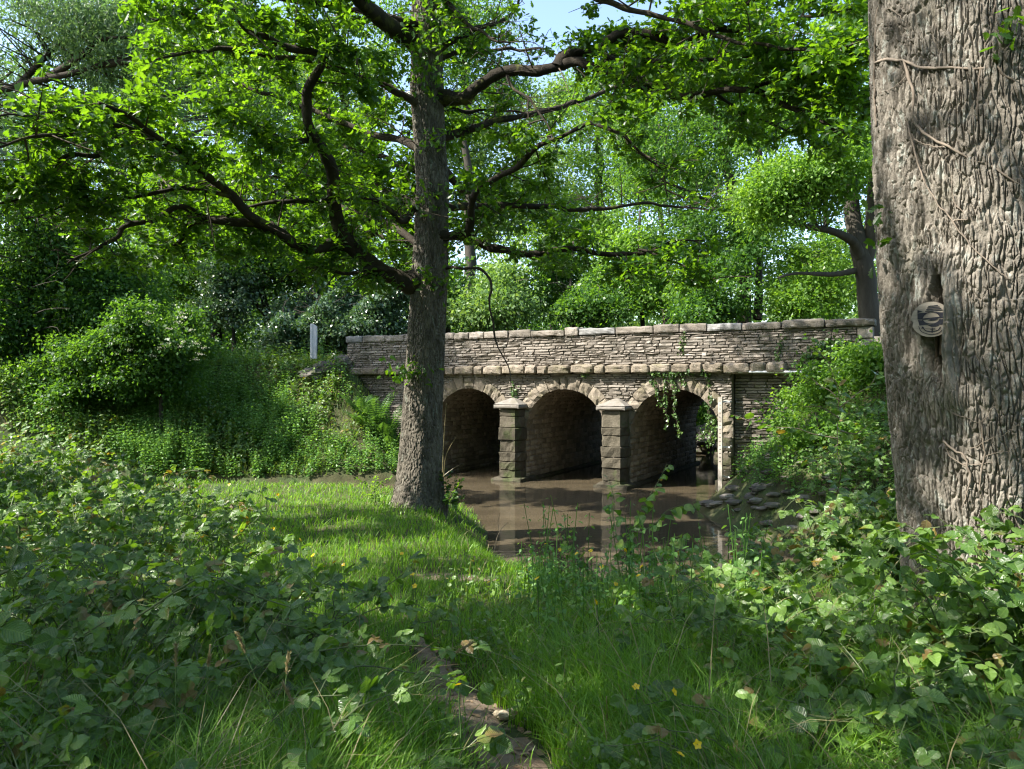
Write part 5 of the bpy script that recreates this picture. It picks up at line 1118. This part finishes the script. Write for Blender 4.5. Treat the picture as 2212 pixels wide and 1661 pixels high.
sapling('sallow_sapling', 'young sallow with drooping oval leaves standing before the second pier', [[np.r_[g[:2], g[2]]]+U(6.6, (1342, 1300), (1345, 1195), (1366, 1140), (1385, 1097), (1424, 1038), (1440, 1003)), U(6.6, (1342, 1195), (1332, 1150), (1326, 1117), (1323, 1058), (1315, 1036)), U(6.6, (1381, 1152), (1420, 1125), (1444, 1101), (1506, 1081)), U(6.5, (1342, 1290), (1290, 1240), (1250, 1200), (1215, 1160)), U(6.5, (1342, 1260), (1400, 1220), (1440, 1170), (1475, 1150))], .095, 26, T_BRAM, 'bramble', hang=.75, smat='cane')
g = ray_ground(1812, 1330)
sapling('elm_sapling', 'slender elm sapling with toothed leaves left of the great trunk', [[np.r_[g[:2]+np.array([0, 1.2]), g[2]]]+U(6.6, (1810, 1060), (1812, 988), (1812, 900), (1816, 863), (1800, 800), (1760, 740), (1740, 728)), U(6.4, (1810, 945), (1766, 938), (1723, 927), (1673, 920), (1630, 913), (1587, 895)), U(6.5, (1814, 870), (1795, 846), (1773, 834), (1745, 812)), U(6.5, (1814, 880), (1850, 850), (1880, 830), (1895, 800)), U(6.3, (1812, 930), (1850, 935), (1880, 915)), U(6.5, (1812, 960), (1770, 990), (1730, 985)), U(6.4, (1812, 905), (1770, 880), (1725, 880))], .085, 24, T_BRAM, 'bramble', hang=.1, start=.1, r0=.011, smat='deadtwig')
g = ray_ground(812, 1090)
sapling('thorn_sapling', 'small sunlit hawthorn seedling at the left foot of the oak trunk', [[np.r_[g[:2], g[2]]]+U(g[1]-.3, (812, 1075), (808, 1050), (815, 1025)), U(g[1]-.3, (810, 1060), (790, 1045), (770, 1035)), U(g[1]-.3, (810, 1055), (830, 1040), (845, 1030)), U(g[1]-.3, (810, 1070), (835, 1060)), U(g[1]-.3, (810, 1072), (785, 1068))], .075, 60, T_KITE, 'bright_tree', spread=.7, hang=0, smat='cane')
g = ray_ground(975, 1090)
sapling('oak_seedling', 'dark leafy oak shoots at the right foot of the oak trunk', [[np.r_[g[:2], g[2]-.1]]+U(13.3, (972, 1080), (978, 1050), (985, 1030)), U(13.3, (970, 1080), (990, 1050), (1003, 1035)), U(13.3, (972, 1070), (962, 1040), (965, 1015)), U(13.3, (970, 1085), (990, 1080), (1000, 1070))], .11, 70, T_OAK, 'oak', spread=.7, hang=.1, smat='cane')
for k, ln in enumerate(([(958, 1030), (962, 990), (972, 965), (985, 945)], [(958, 1028), (975, 1015), (990, 1005)], [(956, 1020), (958, 960), (962, 900), (964, 870)])):
    b = Buf(); P = arc([(x, y, 12.9) for x, y in ln], 14); tube(b, P, np.linspace(.010, .004, 14), 5); o = b.build('dead_twig', M['hay'])
    tag(o, ['forked pale dead twig leaning right at the foot of the oak', 'short pale dead twig lying low at the foot of the oak', 'long thin upright pale stalk beside the oak trunk'][k], 'twig')
b = Buf(); P = arc([(1068, 1190, 11.5), (1074, 1160, 11.5), (1085, 1140, 11.5), (1098, 1128, 11.5)], 10); tube(b, P, np.linspace(.008, .003, 10), 5); tube(b, arc([(1078, 1148, 11.5), (1076, 1125, 11.5), (1080, 1110, 11.5)], 8), .003, 5)
tag(b.build('dead_twig', M['deadtwig']), 'small bare brown twig sticking up over the water at the grass edge', 'twig')

# ------------------------------------------------------------------ grass, nettles, ferns, weeds
def grass(buf, xy, h, wd, lean=.5, z=None, curl=1.0):
    n = len(xy); z = ground_z(xy) if z is None else z; a = R.uniform(0, 2*np.pi, n); dr = np.c_[np.cos(a), np.sin(a)]; fa = a+np.pi/2+R.normal(0, .5, n); sd = np.c_[np.cos(fa), np.sin(fa)]
    L = h*lean*R.uniform(.2, 1.3, n); ts = np.array([0, .4, .75, 1.0]); V = []
    for t in ts:
        c = np.c_[xy+dr*(L*t**(1.6+.6*curl))[:, None], z-.01+h*(t-.22*lean*t**3)]
        if t < 1:
            ww = wd*(1-t*.55)/2; V += [np.c_[c[:, :2]-sd*ww[:, None], c[:, 2]], np.c_[c[:, :2]+sd*ww[:, None], c[:, 2]]]
        else: V.append(c)
    V = np.stack(V, 1); o = (np.arange(n)*7)[:, None]
    F4 = np.concatenate([o+np.array([[0, 1, 3, 2]]), o+np.array([[2, 3, 5, 4]])]); F3 = o+np.array([[4, 5, 6]])
    buf.add(V.reshape(-1, 3), [F4, F3], np.repeat(R.random(n), 7))
def sample_view(n, d0, d1, p0=-150, p1=2360, power=1.0):
    d = d0*(d1/d0)**(R.random(n)**power); px = R.uniform(p0, p1, n); return np.c_[(px-CX)/FPX*d, d], d
def near_ok(xy, edge=.06, path=True):
    m = (poly_dist(xy, RIVER) > edge) & (np.linalg.norm(xy-ob, axis=1) > .42) & (np.linalg.norm(xy-BC, axis=1) > .7)
    if path:
        pd = path_d(xy); m &= (pd > .015) | (R.random(len(xy)) < .02)
    return m
v_of = lambda xy: (xy-P0)@NB
b = Buf()
xy, d = sample_view(170000, 1.5, 19.5); m = near_ok(xy) & ~is_far(xy) & ~((xy[:, 0] > 3.4) & (xy[:, 1] > 8.6))
bd = np.min(np.linalg.norm(xy[:, None]-BARE[None, ::3], axis=2), axis=1); m &= (bd > .15) | (R.random(len(xy)) < .2)
xy, d = xy[m], d[m]
tall = ss(6.0, 3.2, d)+.0; tall = np.maximum(tall, ss(.0, 1.0, xy[:, 0])*ss(6.4, 5.0, d))*ss(.1, 1.2, poly_dist(xy, RIVER)); pd = path_d(xy); tall *= ss(-.05, .6, pd)*.85+.15
patch = .5+.5*fbm(np.c_[xy*1.6, np.zeros(len(xy))], 3, 44)
h = (.09+.09*patch+.27*tall)*R.uniform(.55, 1.3, len(xy)); wd = np.maximum(.0055, .0014*d**.8)*R.uniform(.7, 1.4, len(xy))
grass(b, xy, h, wd, .75); tag(b.build('grass', M['grass']), kind='stuff')
j = R.random(len(xy)) < .05; b = Buf(); grass(b, xy[j]+R.normal(0, .02, (j.sum(), 2)), h[j]*R.uniform(.6, 1.7, j.sum()), wd[j]*.8, 1.1); tag(b.build('dry_grass', M['hay']), kind='stuff')
# rough grass and herbs of the right bank and beyond the river
b = Buf()
xy, d = sample_view(60000, 10.5, 27); m = (poly_dist(xy, RIVER) > .15) & (xy[:, 0] > 3.4) & (v_of(xy) < .2); xy = xy[m]; d = d[m]
sl = ss(1.0, 2.2, poly_dist(xy, RIVER)); k = R.random(len(xy)) < .5+.5*sl; xy, d, sl = xy[k], d[k], sl[k]
grass(b, xy, (.08+.22*sl)*R.uniform(.6, 1.4, len(xy)), .009*R.uniform(.7, 1.4, len(xy)), .8); tag(b.build('bank_grass', M['bright_grass']), kind='stuff')
b = Buf()
xy, d = sample_view(45000, 19, 34, -300, 1000); m = (poly_dist(xy, RIVER) > .1) & is_far(xy) & ((xy-P0)@TB < -7.2) ; m &= ~((v_of(xy) > -.3) & (v_of(xy) < 7) & ((xy-P0)@TB > -9.4)); xy = xy[m]
grass(b, xy, R.uniform(.15, .5, len(xy)), .012*R.uniform(.7, 1.4, len(xy)), .7); tag(b.build('rough_grass', M['bright_grass']), kind='stuff')
def herbs(name, mat, xy, h, size, lv=7, tm=T_KITE, smat='stem', pair=True, droop=-.25):
    b = Buf(); z = ground_z(xy); n = len(xy); top = np.c_[xy, z+h]+np.c_[R.normal(0, .1, (n, 2))*h[:, None], np.zeros(n)]; base = np.c_[xy, z]
    pos = []; d = []; sz = []
    for k in range(lv):
        t = (k+1.2)/(lv+.4); a = R.uniform(0, 6.28, n)+k*1.57
        for s in (0, np.pi):
            p = base+(top-base)*min(t, 1); dd = np.c_[np.cos(a+s), np.sin(a+s), np.full(n, droop)]; pos.append(p+dd*.02); d.append(dd); sz.append(np.full(n, 1.15-.55*t))
    pos = np.vstack(pos); d = nrm(np.vstack(d)+R.normal(0, .2, pos.shape)); sz = np.concatenate(sz)
    scatter(b, tm, pos, d, nrm(np.array([0, 0, 1.0])+R.normal(0, .3, pos.shape)), size*sz*R.uniform(.7, 1.3, len(pos)))
    tubes(b, np.stack([base, top], 1), np.full((n, 2), .003), 3)
    return tag(b.build(name, M[mat]), kind='stuff')
xy, d = sample_view(15000, 19.8, 29, -400, 860); m = (poly_dist(xy, RIVER) > .12) & is_far(xy) & (v_of(xy) < -.6); xy = xy[m]
u_ = (xy-P0)@TB; v_ = v_of(xy); k = R.random(len(xy)) < np.where(u_ > -8.6, .35, 1.0)*np.where(v_ > -2.2, .6, 1); xy = xy[k]
hh = R.uniform(.45, 1.0, len(xy))*np.where((xy-P0)@TB > -8.6, .6, 1.0)*(.95+.75*fbm(np.c_[xy*.55, np.zeros(len(xy))], 3, 71)); kk = fbm(np.c_[xy*.8, np.zeros(len(xy))], 3, 72)+R.normal(0, .12, len(xy)); hh = np.maximum(hh, .2)
herbs('nettle_bed', 'nettle', xy[kk > -.12], hh[kk > -.12], .10, 8)
m2 = kk <= -.12; herbs('dock_and_bramble_bed', 'bramble', xy[m2][::2], hh[m2][::2]*.85, .15, 5, T_OVAL)
xy, d = sample_view(2600, 11, 21, 1500, 2300); m = (poly_dist(xy, RIVER) > .7) & (xy[:, 0] > 3.6) & (v_of(xy) < .15); xy = xy[m]
herbs('bank_herbs', 'nettle', xy, R.uniform(.2, .55, len(xy)), .09, 6)
xy, d = sample_view(420, 5.6, 9, 1120, 1640); m = near_ok(xy, .02); xy = xy[m]; herbs('waterside_herbs', 'nettle', xy, R.uniform(.1, .34, len(xy)), .055, 6, T_OVAL)
xy, d = sample_view(110, 4.4, 6.6, 1150, 1660); m = near_ok(xy, .0); xy = xy[m]; herbs('tall_weeds', 'nettle', xy, R.uniform(.35, .85, len(xy)), .055, 7, T_OVAL)
xy, d = sample_view(700, 2.2, 6.5, 950, 2200); m = near_ok(xy, .05); xy = xy[m]; herbs('ground_herbs', 'bramble', xy, R.uniform(.08, .3, len(xy)), .045, 5, T_BRAM)
# ferns on the bank under the left end of the wall
for k, (px, py) in enumerate(((812, 840), (838, 868), (800, 872), (850, 905), (826, 912), (780, 850), (845, 940), (792, 905))):
    p = unproj(px, py, 22.6+.25*(k % 3)); g_ = gz(p[0], p[1]); c = np.array([p[0], p[1], g_]); o = thing('bracken_fern', 'bright green bracken fern on the bank against the left end of the bridge wall', 'fern', c, group='ferns on the bank below the bridge wall')
    for f in range(7):
        a = f*.9+R.uniform(0, .5); L = R.uniform(.7, 1.1); t = np.linspace(0, 1, 22); dr = np.array([math.cos(a), math.sin(a)])
        P = c+np.c_[np.outer(t*L*.75, dr), L*(.95*t-.45*t*t)+max(0, p[2]-g_-.5)*t**.5]; T = nrm(np.gradient(P, axis=0)); s = nrm(np.cross(T, [0, 0, 1.0])); b = Buf(); tube(b, P, np.linspace(.005, .001, 22), 4)
        w_ = .22*np.sin(np.clip(t*1.05, 0, 1)*np.pi)**.7*(1-.45*t)+.01; m = t > .18
        for sd in (-1, 1): scatter(b, T_LANCE, P[m], s[m]*sd+T[m]*.45, np.cross(s[m], T[m])*1.0+np.array([0, 0, .4]), w_[m]*1.1, wide=.75)
        b.build('frond', M['fern'], o)
# ivy on the bridge
def ivy_thing(name, label, strands, mat_spread, size, per, cat='ivy'):
    base = strands[0][0]; o = thing(name, label, cat, base); st = Buf(); lv = Buf()
    for P in strands:
        P = smooth_line(np.array(P), 26); tube(st, P, .006, 5); L = np.linalg.norm(np.diff(P, axis=0), axis=1).sum(); m = max(4, int(L*per)); u = R.random(m)*25; i = u.astype(int); f = (u-i)[:, None]; p = P[i]+(P[np.minimum(i+1, 25)]-P[i])*f
        p = p+R.normal(size=(m, 3))*mat_spread; n_ = np.r_[-NB*1.0, .45]; scatter(lv, T_IVY, p, nrm(R.normal(size=(m, 3))*.6+np.array([0, 0, -.6])), nrm(n_+R.normal(0, .5, (m, 3))), size*R.uniform(.6, 1.3, m))
    st.build('stem', M['twig'], o); lv.build('leaves', M['ivy'], o); return o
def on_face(v, *pts): return [bworld(face(x, y, v)[0], v, face(x, y, v)[1])[0] for x, y in pts]
ivy_thing('ivy', 'ivy hanging in long strands over the third arch of the bridge', [on_face(-.16, (1398, 803), (1430, 806), (1470, 803), (1526, 800)), on_face(-.13, (1402, 806), (1440, 810), (1490, 806), (1528, 806)), on_face(-.09, (1412, 808), (1418, 845), (1430, 879), (1437, 884), (1440, 897), (1442, 911), (1439, 920)), on_face(-.09, (1437, 815), (1436, 840), (1434, 856), (1438, 878)),
    on_face(-.09, (1455, 808), (1454, 852), (1460, 870), (1454, 888), (1461, 904), (1464, 922), (1467, 944)), on_face(-.09, (1454, 810), (1458, 840), (1457, 862)), on_face(-.07, (1526, 806), (1530, 831), (1535, 866), (1528, 888), (1532, 902)), on_face(-.07, (1410, 808), (1405, 825)), on_face(-.08, (1475, 806), (1474, 822), (1478, 832))], np.array([.03, .012, .025]), .07, 55)
ivy_thing('ivy', 'yellow green ivy clump hanging beside the pole at the right foot of the third arch', [on_face(-.07, (1528, 900), (1540, 925), (1534, 955), (1530, 968)), on_face(-.07, (1535, 905), (1548, 930), (1546, 950)), on_face(-.07, (1530, 925), (1515, 942), (1508, 946))], np.array([.07, .03, .05]), .075, 110)
ivy_thing('ivy', 'bushy ivy patch growing on the right part of the parapet', [on_face(-.05, (1735, 790), (1750, 765), (1790, 745), (1830, 735)), on_face(-.05, (1740, 780), (1790, 770), (1840, 755), (1858, 745)), on_face(-.06, (1770, 775), (1780, 750), (1800, 740)), on_face(-.06, (1800, 790), (1830, 770), (1860, 775)), on_face(-.05, (1850, 800), (1880, 780), (1888, 760))], np.array([.15, .035, .11]), .085, 190)
ivy_thing('ivy', 'small ivy tuft climbing the parapet above the third arch', [on_face(-.04, (1472, 765), (1474, 745), (1478, 722))], np.array([.045, .015, .05]), .06, 90)
ivy_thing('ivy', 'small ivy tuft climbing the parapet left of the bushy ivy patch', [on_face(-.04, (1680, 790), (1682, 765), (1688, 738), (1694, 728))], np.array([.05, .015, .05]), .06, 110)
ivy_thing('wall_plant', 'little green plant rooted beside the first pier cap', [on_face(-.1, (1112, 868), (1110, 850), (1108, 832))], np.array([.05, .03, .06]), .07, 150, 'plant')
ivy_thing('wall_plant', 'tiny fern rooted in the top of the second arch ring', [on_face(-.09, (1262, 806), (1268, 815))], np.array([.05, .02, .04]), .06, 150, 'plant')

# buttercups
BUT = [(38, 943), (150, 985), (275, 1005), (300, 1015), (320, 1042), (340, 1046), (420, 1053), (405, 1060), (480, 1080), (495, 1047), (575, 1076), (600, 1068), (560, 1130), (590, 1142), (648, 1166), (676, 1200), (700, 1224), (722, 1215), (742, 1220), (890, 1240), (896, 1266), (868, 1196),
       (1180, 1175), (1210, 1188), (1246, 1196), (1140, 1232), (1276, 1190), (1300, 1224), (1352, 1188), (1380, 1244), (1386, 1224), (1466, 1194), (1470, 1222), (1511, 1350), (1374, 1484), (1456, 1495), (1506, 1608), (1470, 1630), (1312, 1206), (1450, 1242), (1160, 1250), (1550, 1232), (1290, 1300), (1330, 1262), (990, 1480), (1240, 1690)]
for k, (px, py) in enumerate(BUT):
    hgt = R.uniform(.3, .5); g_ = ray_ground(px, py, hgt); dd = g_[1]; f = unproj(px, py, dd)
    side = 'left bank' if px < 800 else ('waterside herbs' if px < 1560 and py < 1320 else 'tall grass')
    o = thing('buttercup', 'yellow buttercup on a thin stem among the %s' % {'left bank': 'brambles and grass of the left bank', 'waterside herbs': 'weeds at the water edge', 'tall grass': 'tall grass in the foreground'}[side], 'flower', (f[0], f[1], g_[2]), group='buttercups in the %s' % side)
    b = Buf(); tube(b, smooth_line([(f[0], f[1], g_[2]-.02), (f[0]+.01, f[1], (g_[2]+f[2])/2), f], 8), .0017+.0002*dd, 4); b.build('stem', M['stem'], o)
    b = Buf(); tl = rand_dir(1, 1.2)[0]+np.array([0, -.4, 0]); tl = nrm(tl); ax = nrm(np.cross(tl, [1, 0, .1])); ay = np.cross(tl, ax); sz = .013+.0012*dd
    a = np.arange(5)*2*np.pi/5; dr = np.cos(a)[:, None]*ax+np.sin(a)[:, None]*ay
    scatter(b, T_OVAL, np.tile(f, (5, 1)), dr+tl*.45, tl-dr*.45, sz, .5, wide=1.55); b.build('petals', M['petal'], o)
# grass seed heads
for k, (ln, d) in enumerate((([(380, 1680), (379, 1540), (380, 1440)], 2.3), ([(700, 1700), (660, 1580), (634, 1522)], 2.2), ([(606, 1640), (612, 1540), (619, 1455)], 2.5), ([(430, 1680), (440, 1560), (450, 1440)], 2.4), ([(700, 1600), (850, 1495), (930, 1445), (985, 1410)], 2.6), ([(620, 1600), (560, 1480), (530, 1410)], 2.4))):
    P = arc([(x, y, d) for x, y in ln], 16); g_ = gz(P[0, 0], P[0, 1]); P = np.vstack([[P[0, 0], P[0, 1], min(g_, P[0, 2]-.05)], P]); o = thing('seeding_grass', ['upright grass stalk with a tan seed head over the left brambles', 'grass stalk with a pale seed head leaning left beside the low brambles', 'grass stalk with the longest brown seed head amid the arching canes', 'bare tipped grass stalk next to the upright tan one', 'slanting grass stalk whose pale head reaches across the path', 'faint grey grass stalk leaning left behind the brown headed ones'][k], 'grass', P[0])
    b = Buf(); tube(b, P, .0014, 4); b.build('stalk', M['stem'], o)
    t = nrm(P[-1]-P[-2]); n = 80; s = R.random(n)*(.065 if k not in (3,) else .03); dd = nrm(t+R.normal(0, .35, (n, 3))); b = Buf(); scatter(b, T_LANCE, P[-1]+t*s[:, None]+R.normal(0, .0015, (n, 3)), dd, rand_dir(n), .014); tube(b, [P[-1], P[-1]+t*.07], .0035, 5); b.build('seed_head', M['hay'], o)
# leaf litter and a stone on the path
u = R.uniform(0, 69, 420).astype(int); p = PATH[u]+R.normal(0, .13, (420, 2)); b = Buf(); scatter(b, T_OAKLO+T_OVAL, np.c_[p, ground_z(p)+.02], np.c_[R.normal(size=(420, 2)), np.zeros(420)], rand_dir(420, 3), R.uniform(.015, .045, 420)); tag(b.build('leaf_litter', M['litter']), kind='stuff')
q = ray_ground(1090, 1562); b = Buf(); ellipsoid(b, (0, 0, 0), (.045, .03, .022), 12, 8, .8, .3, 4); ellipsoid(b, (.03, .01, .01), (.022, .02, .018), 10, 7, .9, .3, 5); ellipsoid(b, (-.035, .0, .006), (.02, .018, .014), 10, 7, .7, .3, 6)
o = b.build('broken_stone', M['rubble']); o.location = (q[0], q[1], q[2]+.025); tag(o, 'small pale broken stone lying on the dirt path', 'stone')
b = Buf(); P = np.array([np.r_[x, gz(*x)+.015] for x in (PATH[24]+np.array([-.12, .02]), PATH[25]+np.array([.0, .03]), PATH[26]+np.array([.13, 0]))]); tube(b, smooth_line(P, 10), .004, 5); tag(b.build('fallen_twig', M['twig']), 'dark fallen twig lying across the dirt path', 'twig')
# stones set in the sloping right bank
for k in range(44):
    t = R.random(); p = np.array([4.2, 16.3])*(1-t)+np.array([4.75, 12.8])*t+np.array([R.uniform(.0, 1.3), R.uniform(-.3, .3)]); b = Buf(); s = R.uniform(.08, .24); ellipsoid(b, (0, 0, 0), (s, s*.8, s*.3), 12, 6, R.random(), .4, k); o = b.build('pitching_stone', M['rock']); o.location = (p[0], p[1], gz(*p)); tag(o, 'flat grey stone set in the sloping right bank by the water', 'stone', 'stones pitching the right bank')
